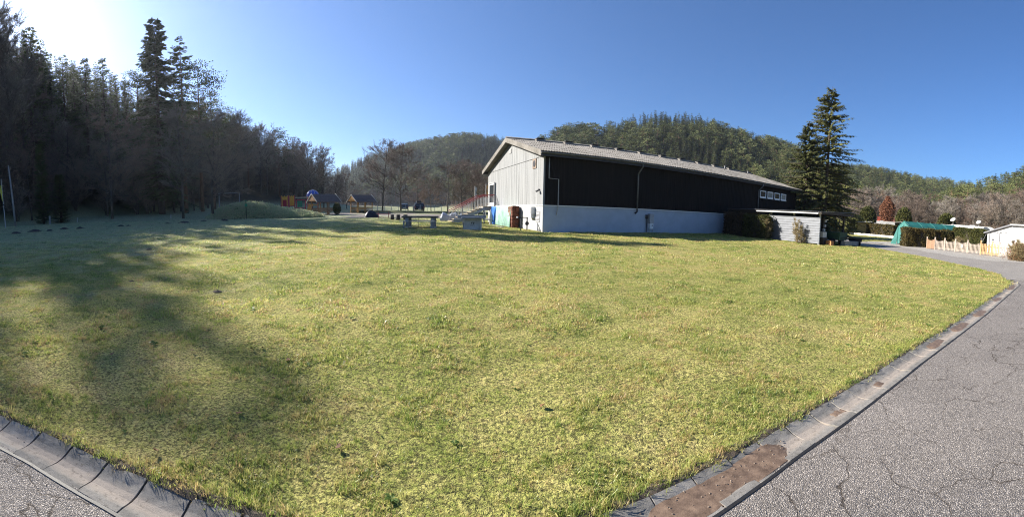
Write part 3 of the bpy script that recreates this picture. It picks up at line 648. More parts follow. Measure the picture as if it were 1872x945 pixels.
for q in (wy0 + .03, wy1 - .03):
    pr = [(-.15, q, lz+.98), (LX, q, lz+.98), (fx, q, gl+1.02)]
    for off, rd in ((0, .032), (-.14, .018)):
        mb = MB(); mb.tube([(a_, b_, c_+off) for a_, b_, c_ in pr], rd, 8); mb.build('handrail', m_red, stx, True)
    nb_ = 28
    for i in range(nb_):
        xx = -.18 + (fx + .18)*i/(nb_-1)
        t_ = max(0, (LX - xx)/(LX - fx)); zt_ = lz + .84 + (gl + .02 - lz)*t_; zb_ = lz + (gl - lz + .02)*t_
        mb = MB(); mb.box(xx-.013, xx+.013, q-.013, q+.013, zb_, zt_); mb.build('baluster', m_grey, stx)
mb = MB(); mb.tube([(-.3, wy0-.02, lz+.9), (-.1, wy0-.75, lz+.02)], .012, 6); mb.build('brace_wire', m_iron, stx)
# ================================================================== BY THE GABLE
def local_hall(p): return (HA[0] + p[0]*cu - p[1]*su_, HA[1] + p[0]*su_ + p[1]*cu, p[2] + HZ0)
m_blue = plain('blue tarpaulin', (.03, .16, .50), .45, .25, 4)
m_mint = plain('pale green tarpaulin', (.30, .50, .40), .5, .15, 2.5)
m_brick = plain('red-brown stacked timber', (.16, .055, .03), .8, .45, 5, rnd=.3)
m_cloth = plain('white canvas', (.45, .445, .43), .8, .12, 4)
m_conc = plain('grey concrete', (.27, .275, .27), .9, .25, 4, bmp=.3)
m_moss = plain('mossy weathered concrete', (.085, .085, .065), .95, .4, 5, bmp=.4)
m_palec = plain('pale concrete', (.50, .50, .47), .9, .2, 4, bmp=.25)
m_mark = plain('black printed mark', (.02, .02, .02), .6, .1)
m_plank = plain('pale bench plank', (.52, .49, .42), .8, .25, 5)
def gable_x(px, x):                       # y on the plane x of the hall frame under picture column px
    return on_gable(px, hor(px), x).y
rz_h = math.pi/2 - HPHI
# stack of timber at the gable, tarpaulins hung beside it
X0 = -.62; yA = gable_x(949.5, -.1); yB = yA + 1.0; gz = GZ(*local_hall((X0, yA, 0))[:2]) - HZ0 - .02
top = HT(939, 376, math.hypot(*local_hall((X0, yA, 0))[:2])) - HZ0
st_ = thing('timber_stack', 'tall stack of red-brown boards against the white gable', 'stack', local_hall((X0, yA, gz)), rz_h)
nl = 16
for i in range(nl):
    z0 = (top-gz)*i/nl; r = random.Random(i)
    for j in range(2):
        mb = MB(); dx = .245*j + r.uniform(-.012, .012); dy = r.uniform(-.03, .03); mb.box(dx, dx+.235, dy, dy + (yB-yA), z0+.003, z0 + (top-gz)/nl - r.uniform(.008, .025)); mb.build('board', m_brick, st_)
def tarp(name, mat, ya_, yb_, x_, z0, z1, label, seed, amp, loose):
    r = random.Random(seed); mb = MB(); P = []; ph = [r.uniform(0, 6.28) for _ in range(4)]
    for i in range(33):
        u = i/32; row = []
        for j in range(17):
            v = j/16; yv = ya_ + (yb_-ya_)*u
            k = amp*(.25 + .75*(1-v))
            fold = k*(math.sin(u*17 + ph[0] + 1.5*v) + .6*math.sin(u*31 + ph[1]) + .5*math.sin(u*9 - 5*(1-v)*u + ph[2]))
            row.append((x_ - fold - loose*(1-v)*(.6 + .4*math.sin(3.14*u)), yv + .04*math.sin(9*v + ph[3]), z0 + (z1-z0)*v + .05*math.sin(u*6.28*1.5 + ph[2])*(1-v)))
        P.append(row)
    P2 = [[(x_ + .55, P[i][16][1], z1 + .01 - .01*(i % 3)) for i in range(33)]]
    for i in range(33): P[i].append((x_ + .3, P[i][16][1], z1 + .03)); P[i].append((x_ + .6, P[i][16][1], z1 - .02))
    mb.grid(P); base = local_hall((x_, (ya_+yb_)/2, z0))
    for i, v in enumerate(mb.v): mb.v[i] = (v[0]-x_, v[1]-(ya_+yb_)/2, v[2]-z0)
    o = one(name, mb, mat, label, 'tarpaulin', base, rz_h, None, True); md = o.modifiers.new('s', 'SOLIDIFY'); md.thickness = .006; return o
y1_, y2_ = yA + .35, gable_x(907, X0); tarp('tarpaulin', m_mint, y1_, y2_, X0 + .02, gz - .02, top - .02, 'pale green tarpaulin draped in folds beside the timber stack', 3, .045, .10)
y3_ = gable_x(898.5, X0); tarp('tarpaulin', m_blue, y2_, y3_, X0 - .02, gz, top - .06, 'narrow blue tarpaulin hanging next to the pale green one', 4, .03, .04)
mb = MB(); mb.box(0, .42, 0, y3_ - yA - 1.3, 0, top - gz - .2); one('covered_wood_pile', mb, m_brick, 'brown pile carrying the green and blue tarpaulins at the gable', 'wood pile', local_hall((X0 + .08, yA + 1.1, gz)), rz_h)
# folded white parasol
yp = gable_x(897, X0 - .3); mb = MB(); mb.tube([(0, 0, 0), (0, 0, .10), (0, .02, .2), (0, .03, .45), (0, .06, .9), (0, .10, 1.22), (0, .105, 1.3)], [.13, .15, .10, .17, .12, .035, .02], 12)
po = thing('folded_parasol', 'folded white parasol standing beside the blue tarpaulin', 'parasol', local_hall((X0 - .3, yp - .1, gz)), rz_h)
mb.build('folded_canopy', m_cloth, po, True); mb = MB(); mb.tube([(0, .1, 1.28), (0, .11, 1.42)], .015, 8); mb.build('pole_tip', m_iron, po)
mb = MB(); mb.box(-.2, .2, -.2, .2, -.04, .02); mb.build('base_plate', m_conc, po)
# iron barbecue stand
yb0 = gable_x(964, -.55); yb1 = yb0; bz = GZ(*local_hall((-.55, yb0, 0))[:2]) - HZ0
bs = thing('iron_stand', 'dark iron stand with a round pan in front of the white plinth', 'stand', local_hall((-.55, yb0, bz - .05)), rz_h)
hb_ = HT(960, 397, math.hypot(*local_hall((-.55, yb0, 0))[:2])) - HZ0 - bz
for q in (0, -.42): mb = MB(); mb.box(q-.03, q+.03, -.03, .03, -.1, hb_); mb.build('leg', m_iron, bs)
mb = MB(); mb.box(-.62, .06, -.035, .035, hb_+.001, hb_+.05); mb.build('crossbar', m_iron, bs)
mb = MB(); mb.tube([(-.02, -.07, hb_-.34), (-.02, -.04, hb_-.34)], [.12, .13], 18); mb.build('pan', m_iron, bs)
mb = MB(); mb.sphere((-.66, 0, hb_+.03), .06, .06, .06, 8, 6); mb.build('knob', m_wframe, bs)
# low planter/edging along the gable
mb = MB(); mb.box(-.1, .1, 0, 4.4, 0, .1); one('edging_beam', mb, m_plank, 'low grey edging timber lying on the ground before the tarpaulins', 'timber', local_hall((-1.25, yA + .2, gz)), rz_h)

# ---- concrete picnic table (left) and table-tennis table (right)
loc, rzv = spot(768, 25.6); t1 = thing('concrete_table', 'long table with dark mossy top on slatted grey concrete legs', 'table', loc, rzv - .12)
mb = MB(); mb.box(-1.17, 1.17, -.35, .55, .64, .76); mb.build('table_top', m_moss, t1)
for sx in (-1, 1):
    for k_ in range(4):
        mb = MB(); yy = -.28 + k_*.22; xx = sx*.82 + k_*.05; mb.box(xx-.10 if k_ in (0,) else xx-.05, xx+.10 if k_ in (0,) else xx+.05, yy-.05, yy+.05, -.06, .639); lg = mb.build('leg', m_conc, t1)
        mb = MB(); mb.box(xx-.12, xx+.08, yy-.08, yy+.055, -.05, .07); mb.build('foot', m_palec, lg)
for yy in (-.75, .95): mb = MB(); mb.box(-1.25, 1.05, yy-.13, yy+.13, .42, .46); mb.build('bench_plank', m_plank, t1)
for yy in (-.75, .95):
    for xx in (-.95, .8): mb = MB(); mb.box(xx-.05, xx+.05, yy-.1, yy+.1, -.05, .419); mb.build('bench_leg', m_conc, t1)
mb = MB(); mb.tube([(-.1, .1, 0), (-.1, .1, .64)], .012, 6); mb.build('tie_rod', m_iron, t1)
loc, rzv = spot(863, 25.4); t2 = thing('table_tennis_table', 'pale concrete table tennis table seen end-on with a printed mark on its leg panel', 'table', loc, rzv + .05)
mb = MB(); mb.box(-.70, .70, -1.3, 1.35, .68, .78); mb.build('table_top', m_conc, t2)
for yy in (-.85, .9): mb = MB(); mb.box(-.45, .45, yy-.06, yy+.06, -.06, .679); lg = mb.build('leg_panel', m_palec, t2)
for q in (-.56, .46): mb = MB(); mb.box(q, q+.10, -.98, -.7, -.06, .679); mb.build('leg_post', m_palec, t2)
mk = MB(); mk.prism([(-.10, -.914, .36), (-.03, -.914, .36), (.0, -.914, .47), (-.07, -.914, .47)], (0, .002, 0)); mk.prism([(.02, -.914, .34), (.09, -.914, .34), (.12, -.914, .46), (.05, -.914, .46)], (0, .002, 0)); mk.box(-.16, .16, -.914, -.912, .25, .28); mk.build('printed_mark', m_mark, t2)
mb = MB(); mb.box(-.92, .92, .0, .03, .70, .88); mb.build('net_plate', m_steel, t2)
for sx in (-1.15, .75):
    mb = MB(); mb.box(sx, sx+.42, -.75, .75, .60, .66); bp = mb.build('side_shelf', m_plank, t2)
b2 = thing('concrete_bench', 'small pale concrete bench at the left end of the table tennis table', 'bench', spot(850, 25.0)[0], rzv)
mb = MB(); mb.box(-.17, .22, -.5, .4, .42, .48); mb.build('seat', m_palec, b2)
for q in (-.42, .28): mb = MB(); mb.box(-.12, .16, q, q+.1, -.05, .419); mb.build('leg', m_conc, b2)

# ---- white-sheeted heap, dark log stools, black covered heap, red bench, small grey bits
m_sheet = plain('white plastic sheet', (.34, .36, .39), .35, .1, 2)
loc, rzv = spot(826, 36); mb = MB(); r = random.Random(8); P = []
for i in range(21):
    u = i/20; row = []
    for j in range(13):
        a = math.pi*j/12; hgt = (.72 + .12*math.sin(u*14) + .05*math.sin(u*31))*min(1, 6*u + .45, 6*(1-u) + .35)
        row.append((-1.05 + 2.2*u, .55*-math.cos(a)*(.9 + .1*math.sin(u*9)), max(0, hgt*math.sin(a)**.6 + r.uniform(-.03, .03)) - .03))
    P.append(row)
mb.grid(P); mb.f.append(tuple(range(12, -1, -1))); mb.f.append(tuple(20*13 + i for i in range(13)))
one('sheeted_heap', mb, m_sheet, 'rounded heap under white plastic sheeting behind the stair railing', 'covered heap', loc, rzv, None, True)
m_log = plain('dark log', (.055, .045, .04), .9, .35, 6); m_cut = plain('pale cut wood', (.45, .40, .33), .85, .2, 14)
for i, (px, nm) in enumerate([(717, 'leftmost of three dark log stools with pale tops behind the tables'), (728, 'middle one of three dark log stools with pale tops behind the tables'), (741, 'rightmost of three dark log stools with pale tops behind the tables')]):
    loc, rzv = spot(px, 37); sg = thing('log_stool', nm, 'log stool', loc, rzv, 'log stools'); r_ = .17 + .02*i; mb = MB(); mb.tube([(0, 0, -.1), (0, 0, .2), (0, 0, .50)], [r_*1.08, r_, r_*.98], 14); mb.build('trunk_piece', m_log, sg, True)
    mb = MB(); mb.tube([(0, 0, .501), (0, 0, .515)], r_*.93, 14); mb.build('cut_top', m_cut, sg)
loc, rzv = spot(678, 43); mb = MB(); r = random.Random(2); P = []
for j in range(19):
    a = 6.283*(j % 18)/18; P.append([(.88*q*math.cos(a)*(1 + .12*math.sin(3*a + 1)), .6*q*math.sin(a), .74*(1-q**2.6)*(1 + .10*math.sin(2*a)) - .02) for q in (.02, .3, .55, .75, .9, 1)])
mb.grid(P); m_blk = plain('black plastic sheet', (.015, .016, .02), .35, .3, 5)
one('covered_heap', mb, m_blk, 'low heap under a black plastic sheet on the sandy ground', 'covered heap', loc, rzv, None, True)
loc, rzv = spot(676, 47); tb = thing('sand_table', 'small pale-topped table just behind the black covered heap', 'table', loc, rzv)
mb = MB(); mb.box(-.35, .35, -.3, .3, .86, .93); mb.build('table_top', m_plank, tb); mb = MB(); mb.box(-.06, .06, -.06, .06, -.05, .859); mb.build('leg', m_plank, tb)
m_redw = plain('faded red wood', (.30, .10, .09), .8, .3, 6)
loc, rzv = spot(701, 42); bn = thing('picnic_bench', 'faded reddish picnic bench set between black heap and log stools', 'bench', loc, rzv)
mb = MB(); mb.box(-.75, .75, -.35, .35, .66, .72); mb.build('table_top', m_log, bn)
for yy in (-.7, .7): mb = MB(); mb.box(-.75, .75, yy-.12, yy+.12, .40, .45); mb.build('bench_plank', m_redw, bn)
for xx in (-.55, .55):
    for s_i in (-1, 1): mb = MB(); mb.beam((xx, s_i*.62, -.05), (xx, s_i*.2, .66), .06, .10); mb.build('leg', m_redw, bn)
    mb = MB(); mb.box(xx-.03, xx+.03, -.78, .78, .33, .399); mb.build('cross_bar', m_redw, bn)
# ================================================================== SHED, HEDGES, TENTS AND FENCE ON THE RIGHT
m_metal = plain('grey trapezoid sheet', (.21, .22, .24), .5, .12, 3, metal=.2, bmp=.05)
m_sroof = plain('dark corrugated roof', (.075, .08, .09), .6, .3, 3)
m_wood_d = plain('dark timber', (.05, .04, .032), .8, .3, 5)
m_wht = plain('white painted steel', (.48, .48, .47), .5, .06, 4)
S0 = Vector((17.55, 28.4)); S1 = Vector((19.35, 19.5)); sdv = (S1 - S0); SLn = sdv.length; srot = math.atan2(sdv.y, sdv.x)
sz = min(GZ(S0.x, S0.y), GZ(S1.x, S1.y)); shed = thing('open_shed', 'open lean-to shed with grey sheet-metal side and dark corrugated roof', 'shed', (S0.x, S0.y, sz), srot)
# local x runs from the hall towards the lane, local y to the far (right) side
SD = 4.2; zl, zr = 2.12, 2.26
mb = MB(); x0, x1 = 4.35, SLn; prof = []; nr_ = 11; hh = 1.92/nr_
for i in range(nr_):
    z = .06 + i*hh; prof += [(-.02, z), (-.055, z+.02), (-.055, z+hh*.55), (-.02, z+hh*.62)]
P = [[(x, y, z) for y, z in prof] for x in (x0, x1)]
mb.grid(P); sw = mb.build('sheet_wall', m_metal, shed); sw.modifiers.new('s', 'SOLIDIFY').thickness = .01
mb = MB(); mb.box(.3, x0-.02, .02, .07, .1, 1.9); mb.build('timber_wall', m_wood_d, shed)
for i, x in enumerate((x0+.15, (x0+x1)/2, x1-.08)): mb = MB(); mb.box(x-.05, x+.05, .0, .1, -.15, zl+.03); p_ = mb.build('post', m_wht, shed)
for x in (x1-.1, x1-2.6): mb = MB(); mb.box(x-.07, x+.07, SD-.9, SD-.76, -.15, zr); mb.build('far_post', m_wood_d, shed)
mb = MB(); mb.beam((x1-.1, SD-.83, zr-.5), (x1-.1, SD-1.4, zr-.02), .07, .09); mb.build('brace', m_wood_d, shed)
mb = MB(); mb.box(.1, x1+.35, -.42, -.38, zl+.02, zl+.16); fb = mb.build('front_fascia', m_wood_d, shed)
mb = MB(); mb.box(3.4, x1+.1, -.475, -.425, zl+.015, zl+.1); mb.build('eaves_channel', m_wht, shed)
mb = MB(); mb.box(x1+.31, x1+.35, -.378, SD, zl+.03, zl+.2); mb.build('end_fascia', m_wood_d, shed)
mb = MB(); P = []
for x in np.arange(0, x1+.40, .035): P.append([(x, y, zl + .19 + (zr-zl)*(y/SD) + .018*math.sin(x/.14*6.283)) for y in (-.5, SD/2, SD+.1)])
mb.grid(P); sr = mb.build('roof', m_sroof, shed, True); sr.modifiers.new('s', 'SOLIDIFY').thickness = .01
for y in (0.3, SD-.85): mb = MB(); mb.box(.1, x1+.3, y, y+.1, zl+.0, zl+.14); mb.build('purlin', m_wood_d, shed)
mb = MB(); mb.box(.15, .25, .1, SD-.1, -.1, zl); mb.build('back_wall', m_wood_d, shed)
mb = MB(); mb.box(.25, x1-2.6, SD-.9, SD-.84, -.1, 1.7); mb.build('far_wall', m_wood_d, shed)
def shed_w(x, y): q = Matrix.Rotation(srot, 2) @ Vector((x, y)); return (S0.x + q.x, S0.y + q.y)
def put(x, y): q = shed_w(x, y); return (q[0], q[1], GZ(*q))
m_green = plain('dark green paint', (.02, .06, .04), .6, .3, 5); m_orange = plain('orange-brown block', (.40, .18, .07), .8, .3, 5)
t = thing('garden_cart', 'dark green box cart parked under the open end of the shed', 'cart', put(x1+.1, 2.2), srot)
mb = MB(); mb.prism([(-.5, -.55, .36), (.5, -.55, .36), (.6, -.6, .95), (-.6, -.6, .95)], (0, 1.1, 0)); mb.build('cart_body', m_green, t)
for q in (-.62, .62): mb = MB(); mb.tube([(0, q-.04, .24), (0, q+.04, .24)], .26, 16); mb.build('wheel', m_iron, t)
for q in (-.3, .3): mb = MB(); mb.beam((.5, q, .5), (1.2, q, .62), .04, .04); mb.build('handle', m_wood_d, t)
t = thing('wheelbarrow', 'dark wheelbarrow outside the shed at the edge of the lane', 'wheelbarrow', put(x1+.7, 3.9), srot - .5)
mb = MB(); mb.prism([(-.3, -.3, .3), (.35, -.25, .3), (.55, -.33, .6), (-.45, -.38, .58)], (0, .66, 0)); mb.build('tray', m_iron, t); mb = MB(); mb.tube([(.62, -.03, .2), (.62, .03, .2)], .2, 14); mb.build('wheel', m_iron, t)
for q in (-.25, .25): mb = MB(); mb.tube([(.6, q*.3, .22), (-.3, q, .3), (-.95, q*1.1, .62)], .02, 6); mb.build('handle', m_iron, t); mb = MB(); mb.tube([(-.25, q, .3), (-.35, q, 0)], .02, 6); mb.build('leg', m_iron, t)
mb = MB(); mb.box(-.55, .55, -.25, .25, 0, .40); one('white_box', mb, m_wht, 'white box on the ground just inside the open shed end', 'box', tuple(a + (.5 if i == 2 else 0) for i, a in enumerate(put(x1-.6, .75))), srot)
mb = MB(); mb.box(-.6, .6, -.3, .3, 0, .495); one('work_bench', mb, m_wood_d, 'dark low bench that carries the white box in the shed', 'bench', put(x1-.6, .75), srot)
mb = MB(); mb.box(-.25, .2, -.2, .2, 0, .26); mb.prism([(-.25, -.2, .261), (.2, -.2, .261), (.1, -.2, .34), (-.2, -.2, .34)], (0, .4, 0)); one('chopping_block', mb, m_orange, 'short orange-brown wood block at the shed corner on the lawn', 'wood block', put(x1+.35, .9), srot)
mb = MB(); mb.box(-.9, .9, -.22, .22, 0, .34); one('stacked_slabs', mb, m_conc, 'grey row of low slabs lying before the dark cart', 'slabs', put(x1+.9, 2.9), srot + 1.4)
t = thing('tool_rack', 'dark rack with tools and white cans in the shed opening', 'rack', put(x1-1.2, 1.6), srot)
mb = MB(); mb.box(-.5, .5, -.15, .15, 0, 1.9); mb.build('frame', m_wood_d, t)
for z, y_ in ((.95, -.1), (1.25, 0), (1.6, .05)): mb = MB(); mb.box(.5, .62, y_-.13, y_+.09, z, z+.16); mb.build('can', m_wht, t)

# ---- leaf clouds for hedges and shrubs
def leafcloud(seed, N_, fn, size, aspect=.6):
    r = np.random.default_rng(seed); P_ = fn(r, N_); nrm = r.normal(size=(N_, 3)); nrm /= np.linalg.norm(nrm, axis=1)[:, None]
    a = np.cross(nrm, r.normal(size=(N_, 3))); a /= np.linalg.norm(a, axis=1)[:, None]; e = np.cross(nrm, a); s = size*r.uniform(.6, 1.4, N_)[:, None]
    V = np.stack([P_ - a*s, P_ + e*s*aspect + nrm*s*.25, P_ + a*s, P_ - e*s*aspect + nrm*s*.25], 1).reshape(-1, 3)
    mb = MB(); mb.v = [tuple(v) for v in V.tolist()]; mb.f = [(4*i, 4*i+1, 4*i+2, 4*i+3) for i in range(N_)]; return mb
m_thuja = leafy('thuja hedge', (.020, .032, .008), (.085, .085, .020), .2, .1, 2.0)
m_thujay = leafy('hedge with bronze tips', (.025, .032, .010), (.13, .09, .025), .2, .1, 1.6)
m_beech = leafy('beech hedge', (.045, .030, .018), (.11, .075, .045), .15, .1, 2.5)
m_twig = plain('twigs', (.10, .075, .058), .9, .35, 1.0, bmp=0, rnd=.25); m_stem = plain('hedge stems', (.05, .04, .03), .9, .3, 4)
def hedge(name, label, p0, p1, wd, ht, mat, seed, n_=6000, size=.06, ragged=.06):
    p0, p1 = Vector(p0), Vector(p1); ln = (p1-p0).length; rot = math.atan2(p1.y-p0.y, p1.x-p0.x); z0 = min(GZ(*p0), GZ(*p1))
    h_ = thing(name, label, 'hedge', (p0.x, p0.y, z0), rot)
    mb = MB(); nn = max(8, int(ln*3)); r = random.Random(seed); P = []
    for i in range(nn+1):
        x = .08 + (ln-.16)*i/nn; P.append([(x, y + r.uniform(-.03, .03), z + r.uniform(-.03, .03)) for y, z in ((-wd/2+.06, -.1), (-wd/2+.05, ht*.6), (-wd/2+.10, ht-.08), (wd/2-.10, ht-.08), (wd/2-.05, ht*.6), (wd/2-.06, -.1))])
    mb.grid(P); mb.f.append(tuple(range(6))); mb.f.append(tuple(nn*6 + 5 - i for i in range(6))); mb.build('stems', m_stem, h_)
    def fn(r, N_):
        u = r.uniform(0, ln, N_); f = r.random(N_); side = np.where(f < .36, 0, np.where(f < .62, 1, np.where(f < .9, 2, 3)))
        y = np.where(side == 0, -wd/2, np.where(side == 1, wd/2, r.uniform(-wd/2, wd/2, N_))); z = np.where(side == 2, ht, r.uniform(0, ht, N_)); u = np.where(side == 3, np.where(r.random(N_) < .5, 0, ln), u)
        lump = .05*np.sin(u*3.1) + .04*np.sin(u*7.3 + z*4)
        return np.stack([u + r.normal(0, ragged*.5, N_), y + np.sign(y)*lump + r.normal(0, ragged, N_)*.6, np.maximum(z + np.where(side == 2, lump, 0) + r.normal(0, ragged, N_)*.7, .0)], -1)
    leafcloud(seed, n_, fn, size).build('foliage', mat, h_); return h_
# dark shrubs along the shed (in the hall's shadow)
a, e = shed_w(.2, -.55), shed_w(2.4, -.6); hedge('beech_hedge', 'reddish-brown leafless-looking hedge in the shade beside the hall plinth', a, e, .7, 1.75, m_beech, 1, 5000, .06, .10)
a, e = shed_w(2.5, -.6), shed_w(4.9, -.62); hedge('dark_hedge', 'dark green shaggy hedge between reddish hedge and sheet-metal wall', a, e, .7, 1.65, m_thuja, 2, 5000, .06, .12)
# far hedges by the caravans
hedge('clipped_hedge', 'long clipped hedge left of the yellow hut', XY(1508, 70), XY(1562, 70), 1.2, 2.0, m_thujay, 3, 5000, .12)
hedge('clipped_hedge', 'clipped hedge between the yellow hut and the green tent', XY(1589, 68), XY(1637, 64), 1.2, 1.9, m_thujay, 4, 5000, .12)
# front hedge beside the picket fence, in two heights
h1a, h1b = XY(1652, 35.3), XY(1748, 38.2); hedge('tall_hedge', 'thick dark clipped hedge in front of the green tent', h1a, h1b, 1.1, 1.62, m_thujay, 5, 16000, .055)
h2b = XY(1803, 36.5); hedge('tall_hedge', 'higher right part of the clipped hedge next to the white awning', h1b, h2b, 1.3, 1.95, m_thuja, 6, 14000, .055)
# pale low kerb stones under the far hedges
m_kerb = plain('pale stone edging', (.55, .53, .49), .9, .2, 3)
pts = [XY(1500, 66), XY(1560, 66), XY(1640, 60)]
ks = bpy.data.objects.new('kerb', None); C.objects.link(ks); ks['kind'] = 'structure'
for a, e in zip(pts[:-1], pts[1:]):
    a, e = Vector(a), Vector(e); m_ = int((e-a).length/1.0)
    for i in range(m_): p = a.lerp(e, (i+.5)/m_); mb = MB(); mb.box(-.48, .48, -.15, .15, -.1, .30); o = mb.build('kerb_stone', m_kerb, ks); o.location = (p.x, p.y, GZ(p.x, p.y)); o.rotation_euler.z = math.atan2(e.y-a.y, e.x-a.x)
# yellow hut
m_yel = plain('yellow boarded wall', (.40, .29, .10), .8, .12, 3); loc, rzv = spot(1578, 68); t = thing('garden_hut', 'small yellow garden hut with flat roof between two hedges', 'hut', loc, rzv)
mb = MB(); mb.box(-.95, .95, 0, 1.8, -.1, 2.05); hw_ = mb.build('wall', m_yel, t)
for z in (.45, .9, 1.35, 1.8): mb = MB(); mb.box(-.955, .955, -.012, -.002, z, z+.015); mb.build('board_joint', m_orange, hw_)
mb = MB(); mb.obox((-1.4, -.3, 2.06), (2.9, 0, .22), (0, 2.4, 0), (0, 0, .1)); mb.build('roof', m_conc, t)
mb = MB(); mb.box(.1, .7, 1.801, 1.85, 0, 1.9); mb.build('door', m_wood_d, t)
# caravans and roofs beyond the hedges
def caravan(px, d, ln, ht, label, mat, rot=0):
    loc, rzv = spot(px, d); t = thing('caravan', label, 'caravan', loc, rzv + rot); mb = MB()
    mb.prism([(-ln/2, 0, .5), (ln/2, 0, .5), (ln/2 + .12, 0, 1.4), (ln/2 - .1, 0, ht - .15), (ln/2 - .5, 0, ht), (-ln/2 + .5, 0, ht), (-ln/2 + .1, 0, ht - .15), (-ln/2 - .12, 0, 1.4)], (0, 2.2, 0)); mb.build('body', mat, t)
    for q in (-ln/4, ln/4): mb = MB(); mb.box(q-.45, q+.45, -.02, -.004, 1.4, 1.95); mb.build('window', m_glass, t)
    for q in (.1, 2.1): mb = MB(); mb.tube([(0, q-.08, .3), (0, q+.08, .3)], .32, 14); mb.build('wheel', m_iron, t)
    mb = MB(); mb.box(-.3, .3, .8, 1.3, ht+.001, ht+.1); mb.build('roof_hatch', m_grey, t); return t
caravan(1530, 80, 6, 2.75, 'white caravan roof showing above the hedge beside the shed post', m_wht)
caravan(1612, 78, 6.5, 2.7, 'cream caravan behind the hedge right of the yellow hut', m_cloth, .1)
caravan(1745, 52, 4.5, 2.5, 'white caravan just right of the green tent roof', m_wht, .2)
caravan(1778, 50, 5.5, 2.55, 'long white caravan with satellite dish behind the tall hedge', m_wht, .1)
caravan(1560, 84, 5, 2.6, 'pale caravan half hidden behind the yellow hut', m_cloth, -.1)
loc, rzv = spot(1637, 72); t = thing('awning', 'low white awning roof left of the green tent', 'awning', loc, rzv)
mb = MB(); mb.obox((-4.2, 0, 2.05), (5.4, 0, .62), (0, 2.5, 0), (0, 0, .06)); mb.build('roof', m_cloth, t)
for q in (-4.0, -1.5, 1.0): mb = MB(); mb.tube([(q, .1, 0), (q, .1, 2.1 + (q+4.2)*.115)], .035, 6); mb.build('pole', m_wht, t)
m_redroof = plain('red tiled roof', (.33, .07, .04), .85, .2, 4); loc, rzv = spot(1632, 92); t = thing('red_roofed_hut', 'hut with red roof far behind the green tent', 'hut', loc, rzv)
mb = MB(); mb.box(-3.4, 3.0, .2, 3.2, 0, 2.9); mb.build('wall', m_cloth, t); mb = MB(); mb.prism([(-3.8, -.1, 2.9), (3.4, -.1, 2.9), (3.4, 1.7, 3.9), (-3.8, 1.7, 3.9)], (0, 0, .08)); mb.prism([(-3.8, 3.5, 2.9), (3.4, 3.5, 2.9), (3.4, 1.7, 3.9), (-3.8, 1.7, 3.9)], (0, 0, .08)); mb.build('roof', m_redroof, t)
for px, d, zt_ in ((1741, 48, 2.9), (1788, 49, 2.85), (1582, 79, 3.2)):
    loc, rzv = spot(px, d); t = thing('satellite_dish', {1741: 'small pale dish on a mast above the left end of the tall hedge', 1788: 'white satellite dish tilted up over the long white caravan', 1582: 'tiny dish on a pole behind the yellow hut roof'}[px], 'satellite dish', loc, rzv)
    mb = MB(); mb.tube([(0, 0, 0), (0, 0, zt_)], .025, 6); mb.build('mast', m_grey, t); mb = MB(); mb.tube([(-.05, -.1, zt_+.2), (.0, -.02, zt_+.1), (.03, .02, zt_+.05)], [.33, .24, .03], 14); mb.build('dish', m_wht, t)
# ---- green ridge tent
m_tent = plain('green tent fabric', (.016, .105, .092), .55, .12, 3, bmp=.1); m_tentl = plain('pale green tent front', (.04, .17, .15), .55, .15, 5)
ta, tb_ = Vector(XY(1652, 37.6)), Vector(XY(1742, 41.5)); tl = (tb_-ta).length; tr = math.atan2(tb_.y-ta.y, tb_.x-ta.x); tz = GZ(*ta)
t = thing('ridge_tent', 'long green ridge tent standing behind the clipped hedge', 'tent', (ta.x, ta.y, tz), tr)
hw, ez, rzg = .95, 1.72, 2.28
mb = MB(); P = []
for i in range(25):
    x = tl*i/24; sag = .03*math.sin(i/24*6*math.pi)**2
    P.append([(x, -hw-.04, .05), (x, -hw, .9), (x, -hw+.02, ez - sag), (x, -hw*.75, ez + .22 - sag), (x, 0, rzg - sag*.6), (x, hw*.75, ez + .22 - sag), (x, hw-.02, ez - sag), (x, hw, .9), (x, hw+.04, .05)])
mb.grid(P); mb.build('roof_sheet', m_tent, t).modifiers.new('s', 'SOLIDIFY').thickness = .008
for i in range(5):
    x = tl*i/4; mb = MB(); mb.tube([(x, -hw-.03, 0), (x, -hw-.01, ez+.01), (x, -hw*.75, ez+.245), (x, 0, rzg+.025), (x, hw*.75, ez+.245), (x, hw+.01, ez+.01), (x, hw+.03, 0)], .022, 6); mb.build('hoop', m_tentl, t, True)
mb = MB(); P = []
for j in range(25):
    u = -1 + 2*j/24; zt_ = rzg - .02 - (rzg - ez)*abs(u)**1.1; P.append([(-.01 + .03*math.sin(j*1.9), u*hw, .1 + (zt_-.1)*v) for v in (0, .3, .6, .85, 1)])
mb.grid(P); mb.build('front_curtain', m_tentl, t)
mb = MB(); mb.add([(-.03, hw, .75), (-.03, hw+.02, ez), (-.45, hw+.5, .02), (-.05, hw+.1, .0)], [(0, 1, 2), (0, 2, 3)]); fl_ = mb.build('front_flap', m_tentl, t); fl_.modifiers.new('s', 'SOLIDIFY').thickness = .01
